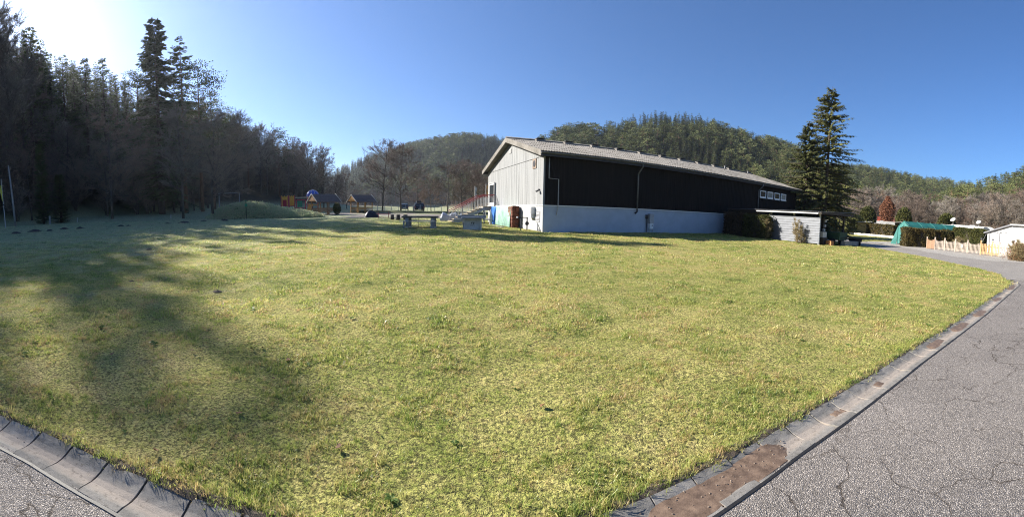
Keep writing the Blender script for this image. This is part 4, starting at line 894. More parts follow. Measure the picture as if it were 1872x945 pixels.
# ---- white awning house at the right edge
m_pvc = plain('white awning cloth', (.50, .50, .49), .6, .05, 2, bmp=.05); m_bar = plain('grey awning bar', (.20, .20, .21), .5, .1)
aw0 = Vector(XY(1806, 33.5)); loc = (aw0.x, aw0.y, GZ(*aw0)); ad = Vector(XY(1872, 29.8)) - aw0; ar = math.atan2(ad.y, ad.x)
t = thing('awning_tent', 'white awning tent with grey poles and dark sloping roof edge behind the fence', 'awning tent', loc, ar)
def az_(x): return 1.75 + .21*x
mb = MB(); mb.prism([(0, 0, .02), (7.5, 0, .02), (7.5, 0, az_(3.4)), (3.4, 0, az_(3.4)), (0, 0, az_(0))], (0, .05, 0)); mb.build('front_wall', m_pvc, t)
mb = MB(); mb.obox((-.35, -.22, az_(-.35)+.0), (3.6, 0, .76), (0, 3.6, 0), (0, 0, .10)); mb.build('roof_edge', m_bar, t)
mb = MB(); mb.box(3.3, 8.2, -.3, 3.4, az_(3.4)-.02, az_(3.4)+.08); mb.build('flat_roof', m_pvc, t)
for x in (.32, 1.7): mb = MB(); mb.box(x-.035, x+.035, -.06, -.005, 0, az_(x) - (.02 if x < 1 else .32)); mb.build('pole', m_bar, t)
for x0, x1_ in ((.36, 1.66), (1.74, 2.7)): mb = MB(); mb.tube([(x0 + (x1_-x0)*q, -.04, 1.72 + (.05 if x0 > 1 else .0) + .12*math.sin(math.pi*q*.8 + .3)) for q in np.linspace(0, 1, 7)], .025, 6); mb.build('arch_bar', m_bar, t, True)
mb = MB(); mb.box(-.02, .22, -.03, -.004, 0, az_(0)-.05); mb.build('corner_panel', m_wht, t)
mb = MB(); mb.beam((-.1, -.1, az_(0)-.1), (-.75, -.5, 0), .02, .02); mb.build('guy_rope', m_bar, t)
# ---- picket fence with scalloped bays
m_pale = plain('weathered pale picket', (.34, .285, .235), .85, .2, 6, rnd=.12); m_new = plain('fresh orange timber', (.40, .25, .12), .8, .18, 6, rnd=.1); m_brn = plain('brown panel', (.27, .165, .10), .85, .2, 6, rnd=.1)
fpx = [(1696.5, 34.0), (1711, 33.4), (1729, 32.7), (1748.5, 32.0), (1771, 31.2), (1795, 30.3), (1816, 29.7), (1829, 29.3), (1854, 28.6), (1884, 27.9)]
fp = [Vector(XY(*q)) for q in fpx]; fz = float(lawnz(33, 14))
fence = thing('picket_fence', 'pale picket fence with scalloped bays along the gravel strip', 'fence', (fp[0].x, fp[0].y, fz), 0)
O = fp[0]
for i, p in enumerate(fp):
    ht = 1.02 if i < 5 else 1.08; mb = MB(); x, y = p.x-O.x, p.y-O.y; mb.box(x-.045, x+.045, y-.045, y+.045, -.1, ht); mb.prism([(x-.05, y-.05, ht), (x+.05, y-.05, ht), (x+.05, y+.05, ht), (x-.05, y+.05, ht)], (0, 0, .03)); po_ = mb.build('post', m_pale if i not in (5, 6) else m_new, fence)
    if i in (5, 6, 8):
        mb = MB(); mb.tube([(x, y, ht+.03), (x, y, ht+.08)], .025, 8); mb.box(x-.05, x+.05, y-.05, y+.05, ht+.08, ht+.22); mb.build('solar_lamp', m_iron, po_)
for i in range(len(fp)-1):
    a, e = fp[i], fp[i+1]; d = (e-a); ln = d.length; d = d/ln; nv = Vector((-d.y, d.x)); mat = m_brn if i == 0 else (m_new if i in (5, 6) else m_pale); solid = i == 0
    if nv.dot(-a) > 0: pass
    else: nv = -nv                               # nv points to the road
    npk = max(5, int(ln/(.10 if solid else .125)))
    for k_ in range(npk):
        u = (k_ + .5)/npk; p = a + d*(ln*u) - O + nv*.045; dip = 1 - (2*u-1)**2
        zt_ = (.93 - .16*dip) if i < 5 else ((.86 + .12*dip) if i == 6 else .88 + (.02 if k_ % 2 else 0))
        w2 = (.047 if solid else .034); s3 = Vector((d.x, d.y, 0)); n3 = Vector((nv.x, nv.y, 0))
        q = Vector((p.x, p.y, .05)); mb = MB(); mb.prism([q - s3*w2, q + s3*w2, q + s3*w2 + Vector((0, 0, zt_-.09)), q + Vector((0, 0, zt_-.05)), q - s3*w2 + Vector((0, 0, zt_-.09))], n3*.02); mb.build('picket', mat, fence)
    for z in (.2, .66): mb = MB(); p0, p1 = a - O + d*.05, e - O - d*.05; mb.beam((p0.x, p0.y, z), (p1.x, p1.y, z), .04, .06); mb.build('rail', mat, fence)
p = fp[3]*.5 + fp[4]*.5; mb = MB(); mb.box(-.07, .07, -.012, 0, 0, .2); dd = fp[4]-fp[3]; one('notice_plate', mb, m_wht, 'small white plate fixed to the middle of the picket fence', 'sign', (p.x - O.x + O.x - .10, p.y - .08, fz + .42), math.atan2(dd.y, dd.x) + math.pi)
# ================================================================== PLAYGROUND SIDE, LEFT AND FAR MIDDLE
m_sand = asphalt('sandy ground', 30, (.20, .17, .14), (.34, .30, .26), .02, 0)
mb = MB(); P = []
for i in range(28):
    u = i/27; row = []
    for j in range(20):
        v = j/19; x = -30 + 25*u; y = 37.5 + 26*v; row.append((x, y, GZ(x, y) + (.02 if sand_mask(np.array(x), np.array(y)) else -.06)))
    P.append(row)
mb.grid(P); sg_ = struct('sandy_ground', mb, m_sand, True); sg_.data.flip_normals()
# rough grassy mound
loc, rzv = spot(484, 46); mw = 194*46/F
def mound_z(u, v):                        # u -.5..1 along, v -1..1 across
    pk = np.interp(u, [0, .06, .16, .30, .42, .55, .68, .82, .93, 1], [0, .45, .80, 1.0, .97, .72, .45, .33, .16, 0]); return 1.65*pk*np.clip(1 - v*v, 0, 1)**.8
mb = MB(); r = random.Random(6); P = []
for i in range(61):
    u = i/60; P.append([(-mw/2 + mw*u, -2.2 + 5.4*(j/24), float(mound_z(u, -1 + 2*j/24))*(1 + .16*math.sin(u*23 + j*.5) + .10*math.sin(u*51 - j*.9)) + r.uniform(-.07, .07)*(0 < u < 1) - .05) for j in range(25)])
mb.grid(P); m_mound = plain('rough mound grass', (.085, .095, .032), .95, .5, 3, bmp=1.0)
mo = struct('mound', mb, m_mound, True); mo.location = loc; mo.rotation_euler.z = rzv; mo.data.flip_normals()
mc_, ms_ = math.cos(rzv), math.sin(rzv); mp_ = []; msc = []
for i in range(6500):
    u, v = r.random(), r.uniform(-1, 1); x, y = -mw/2 + mw*u, .5 + 2.7*v; mp_.append((loc[0] + x*mc_ - y*ms_, loc[1] + x*ms_ + y*mc_, loc[2] + float(mound_z(u, v)) - .05)); msc.append(r.uniform(1.2, 4.2))
scatter('mound_grass', mp_, msc, farc, .5, 12)
# green marker post
m_gsign = plain('green sign', (.03, .22, .10), .5, .15, 5); loc, rzv = spot(450, 43.2)
t = thing('marker_post', 'thin post with a small green sign in front of the grassy mound', 'sign post', loc, rzv)
mb = MB(); mb.tube([(0, 0, -.1), (0, 0, 1.95)], .04, 8); mb.build('post', m_stem, t); mb = MB(); mb.box(-.15, .15, -.06, -.03, 1.35, 1.68); mb.build('sign_board', m_gsign, t); mb = MB(); mb.sphere((0, 0, 2.0), .07, .07, .07, 8, 6); mb.build('cap', m_gsign, t)
# swing behind the mound
loc, rzv = spot(420, 62); t = thing('swing_frame', 'red swing frame almost hidden behind the mound crest', 'swing', loc, rzv)
for q in (-1.6, 1.6):
    for s_i in (-1, 1): mb = MB(); mb.tube([(q, s_i*.9, 0), (q, 0, 2.9)], .06, 8); mb.build('leg', m_steel, t)
mb = MB(); mb.tube([(-1.7, 0, 2.9), (1.7, 0, 2.9)], .06, 8); mb.build('top_bar', m_steel, t)
for q in (-1.1, .5):
    for k_ in (0, .4): mb = MB(); mb.tube([(q+k_, 0, 2.9), (q+k_, 0, 1.0)], .012, 4); mb.build('rope', m_iron, t)
    mb = MB(); mb.box(q-.02, q+.42, -.14, .14, .95, 1.0); mb.build('swing_seat', m_red, t)
# flag on a pole, leaning wooden pole, short post at the far left
m_flag = plain('yellow flag', (.50, .45, .06), .7, .15, 3)
loc, rzv = spot(10, 40); t = thing('flag_pole', 'white pole with a limp yellow flag at the left edge of the lawn', 'flag pole', loc, rzv)
mb = MB(); mb.tube([(0, 0, -.2), (-.08, 0, 2.4), (-.16, 0, 5.0)], [.04, .035, .03], 8); mb.build('pole', m_wht, t); mb = MB(); mb.tube([(-.08, 0, 2.3), (-.09, 0, 2.45)], .055, 8); mb.build('black_band', m_iron, t)
mb = MB(); P = [[(-.13 + x*(1 - .1*j), .05*math.sin(j*1.7 + x*9), 4.35 - .26*j - abs(x)*.4*j*.2) for x in (-.0, -.14 - .10*math.sin(j*.55), -.26*math.sin(j*.6 + .3), .03)] for j in range(7)]
mb.grid(P); mb.build('flag', m_flag, t).modifiers.new('s', 'SOLIDIFY').thickness = .01
m_pole = plain('grey weathered pole', (.26, .24, .22), .85, .25, 3)
loc, rzv = spot(28, 41); mb = MB(); mb.tube([(.02, 0, -.3), (-.14, 0, 3), (-.36, 0, 6.4)], [.12, .10, .07], 10); one('wooden_pole', mb, m_pole, 'tall leaning grey wooden pole beside the yellow flag', 'pole', loc, rzv, None, True)
loc, rzv = spot(91, 42); mb = MB(); mb.tube([(0, 0, -.1), (.02, 0, .9)], [.12, .10], 8); one('fence_stump', mb, m_pole, 'short grey post at the foot of the dark thuja', 'post', loc, rzv)
for px, d, nm in ((141, 44, 'pale short stake in the lawn before the dark wood'), (312, 46, 'tiny pale stake at the wood edge below the tall spruce')):
    loc, rzv = spot(px, d); mb = MB(); mb.tube([(0, 0, -.1), (.03, 0, .5)], [.05, .045], 6); one('stake', mb, m_plank, nm, 'stake', loc, rzv)
# play castle
m_py = plain('yellow play panel', (.62, .30, .03), .5, .15, 4); m_pr = plain('red play frame', (.36, .03, .05), .5, .15, 4); m_pb = plain('blue plastic dome', (.03, .10, .48), .35, .1, 4)
loc, rzv = spot(545, 58); t = thing('play_castle', 'yellow and red climbing castle with towers behind the mound', 'playground', loc, rzv)
k = 58/F
def plx(px): return (px - 545)*k
for x0, x1 in ((514.5, 527), (529, 539)):
    a, e = plx(x0), plx(x1)
    for q in (a, e):
        for yy in (0, 1.3): mb = MB(); mb.box(q-.06, q+.06, yy-.06, yy+.06, -.1, 2.75 if x0 > 520 else 2.6); mb.build('post', m_pr, t); 
    mb = MB(); mb.box(a+.06, e-.06, -.02, 1.32, 1.15, 1.22); mb.build('deck', m_pr, t)
    pn = MB(); pn.box(a+.065, e-.065, -.05, .0, 2.1, 2.55); pn.box(a+.065, a+.2, -.05, .0, 1.23, 2.1); pn.box(e-.2, e-.065, -.05, 0, 1.23, 2.1); pn.build('arched_panel', m_py, t)
    pn = MB(); pn.box(a+.065, e-.065, 1.25, 1.3, 1.23, 2.5); pn.build('back_panel', m_py if x0 > 520 else m_pr, t)
    for q in np.linspace(a+.1, e-.1, 3): mb = MB(); mb.box(q-.08, q+.08, -.05, 0, 2.551, 2.7); mb.build('battlement', m_py, t)
    mb = MB(); mb.box(a+.065, e-.065, -.045, .0, .3, .75); mb.build('low_panel', m_pr if x0 > 520 else m_iron, t)
a, e = plx(541), plx(556)
for z in (.35, .9, 2.05): mb = MB(); mb.tube([(plx(539), 0, z), (e+.3, 0, z)], .05, 8); mb.build('bridge_rail', m_pr, t)
for q in np.linspace(a, e, 5): mb = MB(); mb.tube([(q, 0, .35), (q, 0, .9)], .035, 6); mb.build('bridge_bar', m_pr, t)
for q in (a+.1, e+.2): mb = MB(); mb.tube([(q, 0, -.1), (q, 0, 2.1)], .06, 8); mb.build('bridge_post', m_pr, t)
mb = MB(); mb.box(a+.25, e-.25, .1, .14, 1.0, 1.9); mb.build('net_panel', m_gsign, t)
mb = MB(); mb.tube([(plx(539), .1, 2.4), (plx(566), .1, 2.4)], .05, 8); mb.build('top_beam', m_plank, t)
cx = plx(572.5); mb = MB(); mb.sphere((cx, .7, 2.55), .95, .8, .95, 18, 7, 0, None, 0.0); dm = mb.build('dome_roof', m_pb, t, True)
for j in range(10): aa = 6.283*j/10; mb = MB(); mb.tube([(cx + .965*math.cos(la)*math.cos(aa), .7 + .815*math.cos(la)*math.sin(aa), 2.55 + .965*math.sin(la)) for la in (0, .4, .8, 1.2, 1.5)], .03, 5); mb.build('dome_rib', m_sheet, dm)
for q in (-.75, .75):
    for yy in (.2, 1.2): mb = MB(); mb.tube([(cx+q, yy, -.1), (cx+q, yy, 2.55)], .06, 8); mb.build('dome_post', m_pr, t)
mb = MB(); mb.box(cx-.75, cx+.75, .2, 1.2, 1.2, 1.3); mb.build('dome_deck', m_py, t)
mb = MB(); P = [[(plx(569) - s*.55, -.1 - s*1.5 + off*.0, 1.35*(1-s)**1.3 + .05 + hh) for off, hh in ((0, .18), (0, 0), (0, 0), (0, .18))] for s in np.linspace(0, 1, 9)]
for i, row in enumerate(P): P[i] = [(row[0][0] - .28, row[0][1], row[0][2]), (row[1][0] - .26, row[1][1], row[1][2]), (row[2][0] + .26, row[2][1], row[2][2]), (row[3][0] + .28, row[3][1], row[3][2])]
mb.grid(P); mb.build('slide', m_py, t).modifiers.new('s', 'SOLIDIFY').thickness = .03
# two little timber shelters
m_shing = plain('brown shingle roof', (.13, .10, .09), .9, .25, 5); m_warm = plain('warm timber', (.36, .19, .08), .8, .25, 5); m_warm2 = plain('honey timber', (.52, .27, .07), .75, .2, 5)
def shelter(px, d, label, wood, rot):
    loc, rzv = spot(px, d); t = thing('timber_shelter', label, 'shelter', loc, rzv + rot)
    L2, W2, ez_, rg = 1.6, 1.05, 1.85, 2.75
    for x in (-L2+.2, 0, L2-.2):
        for y in (-W2+.15, W2-.15): mb = MB(); mb.box(x-.055, x+.055, y-.055, y+.055, -.1, ez_); mb.build('post', wood, t)
    for s_i in (-1, 1):
        mb = MB(); mb.prism([(-L2-.35, s_i*(W2+.38), ez_-.20), (L2+.35, s_i*(W2+.38), ez_-.20), (L2+.35, 0, rg), (-L2-.35, 0, rg)], (0, 0, .07)); rf = mb.build('roof_slope', m_shing, t)
        for k_ in range(5): mb = MB(); f0 = k_/5; yy = s_i*(W2+.40)*(1-f0); zz = ez_-.20 + (rg-ez_+.2)*f0; mb.box(-L2-.36, L2+.36, min(yy, yy-s_i*.05), max(yy, yy-s_i*.05), zz+.07, zz+.10); mb.build('shingle_course', m_shing, rf)
        mb = MB(); mb.box(-L2, L2, s_i*(W2-.1)-.05, s_i*(W2-.1)+.05, ez_+.001, ez_+.12); mb.build('wall_plate', wood, t)
        for y2 in (.6, .85): mb = MB(); mb.box(-L2+.26, -.06, s_i*(W2-.15)-.02, s_i*(W2-.15)+.02, y2-.1, y2+.08); mb.build('side_board', wood, t); mb = MB(); mb.box(.06, L2-.26, s_i*(W2-.15)-.02, s_i*(W2-.15)+.02, y2-.1, y2+.08); mb.build('side_board', wood, t)
    for x in (L2+.25, -L2-.25):
        mb = MB(); mb.prism([(x, -W2, ez_+.02), (x, W2, ez_+.02), (x, 0, rg-.12)], (.05 if x > 0 else -.05, 0, 0)); mb.build('gable_board', wood, t)
        for s_i in (-1, 1): mb = MB(); mb.beam((x+(.08 if x > 0 else -.08), s_i*(W2+.42), ez_-.18), (x+(.08 if x > 0 else -.08), 0, rg+.08), .04, .14); mb.build('bargeboard', m_plank, t)
    mb = MB(); mb.box(-1.0, 1.0, -.35, .35, .70, .75); mb.build('table_top', m_plank, t)
    for y in (-.7, .7): mb = MB(); mb.box(-1.0, 1.0, y-.13, y+.13, .42, .46); mb.build('bench_plank', m_plank, t)
    for x in (-.7, .7): mb = MB(); mb.box(x-.05, x+.05, -.75, .75, .33, .419); mb.box(x-.05, x+.05, -.25, .25, -.05, .329); mb.box(x-.05, x+.05, -.2, .2, .42, .699); mb.build('trestle', wood, t)
shelter(592, 54, 'brown timber shelter with picnic bench beside the play castle', m_warm, .55)
shelter(661, 62, 'honey-coloured timber shelter standing alone on the sand', m_warm2, .6)
loc, rzv = spot(616, 52); mb = MB(); mb.tube([(0, 0, -.1), (0, 0, .5), (0, 0, 1.0), (0, 0, 1.35)], [.36, .42, .40, .22], 12); one('round_bush', leafcloud(5, 1500, lambda r, N_: (lambda v: v/np.linalg.norm(v, axis=1)[:, None]*r.uniform(.3, 1, N_)[:, None]**.5*np.array([.55, .5, .8]) + np.array([0, 0, .85]))(r.normal(size=(N_, 3))), .08), m_thuja, 'small dark evergreen bush at the right corner of the brown shelter', 'bush', loc, rzv)
# low bank and wire fence with parked cars behind
m_bank = m_mound; mb = MB(); P = []
for i in range(40):
    px = 640 + 8*i; x, y = XY(px, 62 - .02*i); a = azm(px); P.append([(x + q*math.sin(a), y + q*math.cos(a), GZ(x, y) - .05 + h_ + .04*math.sin(i*1.3)) for q, h_ in ((0, 0), (.6, .3), (1.5, .42), (3, .35), (4.5, 0))])
mb.grid(P); bk = struct('grass_bank', mb, m_bank, True); bk.data.flip_normals()
wf_ = None
fpts = [Vector(XY(px, 64.5)) for px in range(690, 880, 13)]
wf = thing('wire_fence', 'thin wire fence on pale posts along the grass bank before the parked cars', 'fence', (fpts[0].x, fpts[0].y, GZ(*fpts[0])))
for p in fpts: mb = MB(); mb.box(p.x-fpts[0].x-.03, p.x-fpts[0].x+.03, p.y-fpts[0].y-.03, p.y-fpts[0].y+.03, 0, 1.25); mb.build('post', m_plank, wf)
for z in (.5, .8, 1.1):
    mb = MB(); mb.tube([(p.x-fpts[0].x, p.y-fpts[0].y, z) for p in fpts], .008, 4); mb.build('wire', m_steel, wf)
def car(px, d, label, paint, rot, tall=1.5, box=False):
    loc, rzv = spot(px, d); t = thing('parked_car', label, 'car', loc, rzv + rot)        # local x = length, front at +x
    w2 = .86; prof = [(-2.05, .35), (-2.1, .75), (-2.0, .95), (-1.75, tall*.93), (-1.2, tall), (.1, tall*.98), (.85, .98), (1.75, .86), (2.05, .68), (2.08, .35)]
    mb = MB(); P = []
    for yy, sc, tuck in ((-w2, .97, .10), (-w2*.86, 1, 0), (0, 1.0, 0), (w2*.86, 1, 0), (w2, .97, .10)):
        P.append([(x, yy*(1 - (.16 if z > 1.0 else 0)), z*sc if z > .4 else z) for x, z in prof])
    mb.grid(P); n_ = len(prof); mb.f.append(tuple(range(n_))); mb.f.append(tuple(4*n_ + n_-1-i for i in range(n_))); mb.grid([[(-2.05, -w2, .35), (2.08, -w2, .35)], [(-2.05, w2, .35), (2.08, w2, .35)]]); mb.build('body', paint, t)
    mb = MB(); mb.obox((-2.02, -.58, 1.0), (0, 1.16, 0), (.20, 0, tall*.93-1.06), (-.03, 0, .01)); mb.build('rear_window', m_glass, t)
    mb = MB(); mb.obox((.84, -.60, 1.03), (0, 1.2, 0), (-.64, 0, tall*.94-1.06), (.02, 0, .04)); mb.build('windscreen', m_glass, t)
    for s_i in (-1, 1):
        mb = MB(); y_ = s_i*(w2*.84+.012) ; mb.obox((-1.5, y_ if s_i < 0 else y_ - .01, 1.02), (1.9, 0, 0), (-.35, 0, tall*.9-1.05), (0, .02*s_i, 0)); mb.build('side_window', m_glass, t)
        for x in (-1.3, 1.35): mb = MB(); mb.tube([(x, s_i*.70, .32), (x, s_i*.88, .32)], .32, 16); wh = mb.build('wheel', m_iron, t); mb = MB(); mb.tube([(x, s_i*.881, .32), (x, s_i*.89, .32)], .19, 12); mb.build('rim', m_grey, wh)
        mb = MB(); mb.box(-2.13, -2.08, s_i*.78-.1, s_i*.78+.1, .72, .92); mb.build('tail_light', m_red, t); mb = MB(); mb.box(2.0, 2.09, s_i*.68-.14, s_i*.68+.14, .60, .76); mb.build('headlight', m_wht, t)
    mb = MB(); mb.box(-2.14, -2.105, -.26, .26, .55, .66); mb.build('number_plate', m_wht, t)
    if box: mb = MB(); mb.prism([(-1.4, -.4, tall+.06), (.5, -.4, tall+.06), (.3, -.4, tall+.36), (-1.3, -.4, tall+.36)], (0, .8, 0)); mb.build('roof_box', m_blk, t)
m_cblue = plain('dark blue car paint', (.02, .055, .09), .3, .05, 2, bmp=0); m_cblk = plain('black car paint', (.012, .013, .018), .25, .05, 2, bmp=0)
car(739, 84, 'dark blue-green car parked behind the grass bank, seen from the rear', m_cblue, math.pi/2, 1.45)
car(765, 71, 'tall black car with roof box parked right of the bare tree', m_cblk, math.pi/2 + .1, 1.6, True)
# flag poles behind the stairs
for px, yt, lab, col in ((868, 340, 'white flag pole with a limp grey flag behind the stairs', m_sheet), (888, 336, 'pole with a limp orange flag next to the gable corner', m_warm2)):
    d = 52; loc, rzv = spot(px, d); h_ = HT(px, yt, d) - loc[2]; t = thing('flag_pole', lab, 'flag pole', loc, rzv); mb = MB(); mb.tube([(0, 0, -.1), (0, 0, h_)], .05, 8); mb.build('pole', m_wht, t)
    mb = MB(); P = [[(.04 + .09*q*(1 + .4*math.sin(j*1.1)), .05*math.sin(q*3 + j), h_ - .15 - .16*j) for q in (0, 1, 2)] for j in range(12)]; mb.grid(P); mb.build('flag', col, t).modifiers.new('s', 'SOLIDIFY').thickness = .01
# ================================================================== TREES
m_bark = plain('conifer bark', (.075, .055, .042), .9, .3, 4, bmp=.4, rnd=.2); m_barkb = plain('grey bark', (.095, .078, .064), .9, .3, 3, bmp=.4, rnd=.25)
m_barkp = plain('pine bark', (.15, .085, .052), .9, .3, 3, bmp=.4, rnd=.2)
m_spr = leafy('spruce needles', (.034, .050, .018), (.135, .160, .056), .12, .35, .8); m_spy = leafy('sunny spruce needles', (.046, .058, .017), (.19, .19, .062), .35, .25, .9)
m_pin = leafy('pine needles', (.040, .056, .020), (.165, .180, .064), .2, .4, .8)
m_tw1 = leafy('brown twigs', (.11, .084, .066), (.25, .195, .155), .0, .5, .4, .9); m_tw2 = leafy('reddish twigs', (.12, .080, .062), (.24, .165, .125), .0, .5, .4, .9); m_tw3 = leafy('grey twigs', (.13, .112, .095), (.27, .235, .20), .0, .5, .4, .9)
m_rust_l = leafy('rust-brown leaves', (.10, .042, .025), (.23, .10, .052), .2, .1, 2)
def conifer(seed, H, Rr, nw, nb, m, base=.06, droop=.25, kite=.34, hang=.3, gap=0.0):
    r = random.Random(seed); tr = MB(); cr = MB()
    tr.tube([(0, 0, -.4), (0, 0, H*.35), (r.uniform(-.1, .1), 0, H*.7), (0, 0, H)], [H*.014 + .03, H*.010, H*.005, .01], 7)
    for w_ in range(nw):
        f = base + (1 - base)*((w_ + r.uniform(-.3, .3))/nw); f = min(max(f, base), .985); h = f*H
        rel = (1 - f)/(1 - base); Lm = Rr*(rel**.68)*(1 - .2*max(0, rel-.75)/.25) + .12
        for k_ in range(nb if f < .9 else max(3, nb-2)):
            if r.random() < gap: continue
            a = r.uniform(0, 6.283); Ln = Lm*r.uniform(.62, 1.12); ca, sa = math.cos(a), math.sin(a); pit = .5*(f - .45) + r.uniform(-.1, .1); dr = droop*(1.1 - f)*r.uniform(.6, 1.3)
            def P(t): return Vector((ca*Ln*t, sa*Ln*t, h + Ln*(pit*t - dr*t*t + .10*max(0, t-.7))))
            mm = max(4, int(m*(.35 + .65*Ln/(Rr + .1))))
            if Ln > .8: tr.tube([P(0), P(.5), P(.95)], [.02 + .012*Ln, .012 + .006*Ln, .006], 3)
            for j in range(mm):
                t = .10 + .9*(j + r.random())/mm; p = P(t); s_ = r.choice((-1, 1)); sw = r.uniform(.15, 1.15)
                d = Vector((ca*math.cos(sw) - s_*sa*math.sin(sw), sa*math.cos(sw) + s_*ca*math.sin(sw), -hang*r.uniform(.2, 1.6) + .12)); d.normalize()
                kl = (kite*Rr*.42*(1.05 - .55*t) + .10)*r.uniform(.6, 1.25); kw = kl*r.uniform(.16, .30); up = Vector((0, 0, 1)); sd_ = d.cross(up); sd_ = sd_.normalized() if sd_.length > 1e-3 else Vector((1, 0, 0)); q = p + d*kl*.55 - up*kl*.05
                n0 = len(cr.v); cr.v += [tuple(p), tuple(q + sd_*kw - up*kw*.5), tuple(p + d*kl - up*kl*.12), tuple(q - sd_*kw - up*kw*.5)]; cr.f.append((n0, n0+1, n0+2, n0+3))
    return tr, cr
def pine(seed, H, Rr, base=.42, ncl=34, per=46, size=.34):
    r = random.Random(seed); tr = MB(); cr = MB(); lean = r.uniform(-.02, .02)*H
    tr.tube([(0, 0, -.4), (lean*.3, 0, H*.4), (lean, 0, H*.75), (lean*.8, 0, H*.98)], [H*.014+.02, H*.011, H*.006, .02], 7)
    for c_ in range(ncl):
        f = base + (1.0 - base)*(c_ + r.random())/ncl; rel = (1 - f)/(1 - base); Ln = Rr*(.35 + .75*math.sin(min(1, rel*1.25 + .08)*math.pi*.62))*r.uniform(.55, 1.1)*(.45 + .55*min(1, rel*3)); a = r.uniform(0, 6.283)
        p0 = Vector((lean*f, 0, f*H)); p1 = p0 + Vector((math.cos(a)*Ln, math.sin(a)*Ln, Ln*r.uniform(.05, .45))); tr.tube([p0, p0.lerp(p1, .55) + Vector((0, 0, -.06*Ln)), p1], [.03 + .012*Ln, .025, .012], 3)
        for sub in range(3):
            ctr = p0.lerp(p1, (.55, .8, 1.0)[sub]) + Vector((r.gauss(0, .2), r.gauss(0, .2), r.gauss(0, .12)))*Rr*.3; cs = Rr*(.10 + .08*r.random())
            for k_ in range(per//3):
                v = Vector((r.gauss(0, 1), r.gauss(0, 1), abs(r.gauss(0, .7)) - .2)); q = ctr + Vector((v.x*cs, v.y*cs, v.z*cs*.62)); d = (v.normalized() + Vector((r.uniform(-.5, .5), r.uniform(-.5, .5), r.uniform(0, .7)))).normalized()
                kl = size*r.uniform(.6, 1.3); sd_ = d.cross(Vector((r.random(), r.random(), r.random()))).normalized()*kl*.24; n0 = len(cr.v); cr.v += [tuple(q), tuple(q + d*kl*.5 + sd_), tuple(q + d*kl), tuple(q + d*kl*.5 - sd_)]; cr.f.append((n0, n0+1, n0+2, n0+3))
    return tr, cr
def bare(seed, H, spread=.36, stems=1, fine=1.0, upr=.5, first=.28, wtw=.038, excurrent=True):
    r = random.Random(seed); tr = MB(); cr = MB(); rw = wtw
    def twig(p, d, ln, n_):
        for k_ in range(n_):
            dd = (d + Vector((r.gauss(0, .6), r.gauss(0, .6), r.gauss(0.08, .45)))).normalized(); l2 = ln*r.uniform(.5, 1.2); sd_ = dd.cross(Vector((r.random()-.5, r.random()-.5, r.random()-.5))).normalized()*rw*.5
            q = p + dd*l2*.5 + Vector((0, 0, .04*l2)); n0 = len(cr.v); cr.v += [tuple(p + sd_), tuple(p - sd_), tuple(q - sd_*.7), tuple(q + sd_*.7), tuple(p + dd*l2 + Vector((r.gauss(0, .06), r.gauss(0, .06), .10))*l2)]; cr.f += [(n0, n0+1, n0+2, n0+3), (n0+3, n0+2, n0+4)]
            if r.random() < .8:
                d3 = (dd + Vector((r.gauss(0, .7), r.gauss(0, .7), r.gauss(.1, .5)))).normalized(); n0 = len(cr.v); cr.v += [tuple(q + sd_*.6), tuple(q - sd_*.6), tuple(q + d3*l2*.55)]; cr.f.append((n0, n0+1, n0+2))
    def branch(p, d, ln, rad, lev):
        pts = [p]; q = p; dd = d.copy(); nseg = 4 if lev < 2 else 3
        for i in range(nseg):
            dd = (dd + Vector((r.gauss(0, .10), r.gauss(0, .10), r.gauss(.05*upr, .07)))*(1.0 if lev else .35)).normalized(); q = q + dd*ln/nseg; pts.append(q)
        rads = [rad*(1 - .72*i/nseg) for i in range(nseg+1)]; tr.tube(pts, rads, 6 if lev == 0 else (4 if lev == 1 else 3))
        def at(t):
            x = t*nseg; i = min(int(x), nseg-1); return pts[i].lerp(pts[i+1], x - i), (pts[i+1] - pts[i]).normalized()
        if lev == 0:
            nb = int(17*fine) + 4
            for k_ in range(nb):
                t = first + (.99 - first)*((k_ + r.random())/nb); p2, d2 = at(t); a = r.uniform(0, 6.283); el = upr + r.uniform(-.25, .3) + .5*max(0, t-.7)
                shape = math.sin(min(1, (1.04 - t)/(1.04 - first))*math.pi*.58 + .18); l2 = H*spread*shape*r.uniform(.7, 1.1); branch(p2, Vector((math.cos(a)*math.cos(el), math.sin(a)*math.cos(el), math.sin(el))), l2, rad*(.42*(1.1 - t) + .05), 1)
        elif lev == 1:
            nb = int(6*fine) + 2
            for k_ in range(nb):
                t = .25 + .72*((k_ + r.random())/nb); p2, d2 = at(t); side = d2.cross(Vector((r.gauss(0, 1), r.gauss(0, 1), r.gauss(0, 1)))).normalized(); branch(p2, (d2*.75 + side*.7 + Vector((0, 0, .15*upr))).normalized(), ln*r.uniform(.3, .55), rads[min(nseg, int(t*nseg))]*.55, 2)
            twig(pts[-1], dd, ln*.22 + .15, int(3*fine) + 1)
        else:
            for k_ in range(int(5*fine) + 2):
                p2, d2 = at(.2 + .8*r.random()); twig(p2, d2, ln*.32 + .18, int(2*fine) + 1)
    for s_ in range(stems):
        a = r.uniform(0, 6.283); d = Vector((math.cos(a)*.16*(stems > 1), math.sin(a)*.16*(stems > 1), 1)).normalized(); h = H*(1 if s_ == 0 else r.uniform(.7, .95)); branch(Vector((.15*math.cos(a)*(stems > 1), .15*math.sin(a)*(stems > 1), -.3)), d, h, H*.0115*(1 if stems == 1 else .7) + .02, 0)
    return tr, cr
KIND = {}
def kind(key, gen, mt, mcn): tr, cr = gen; KIND[key] = (tr.mesh('trunk', mt, True), cr.mesh('crown', mcn))
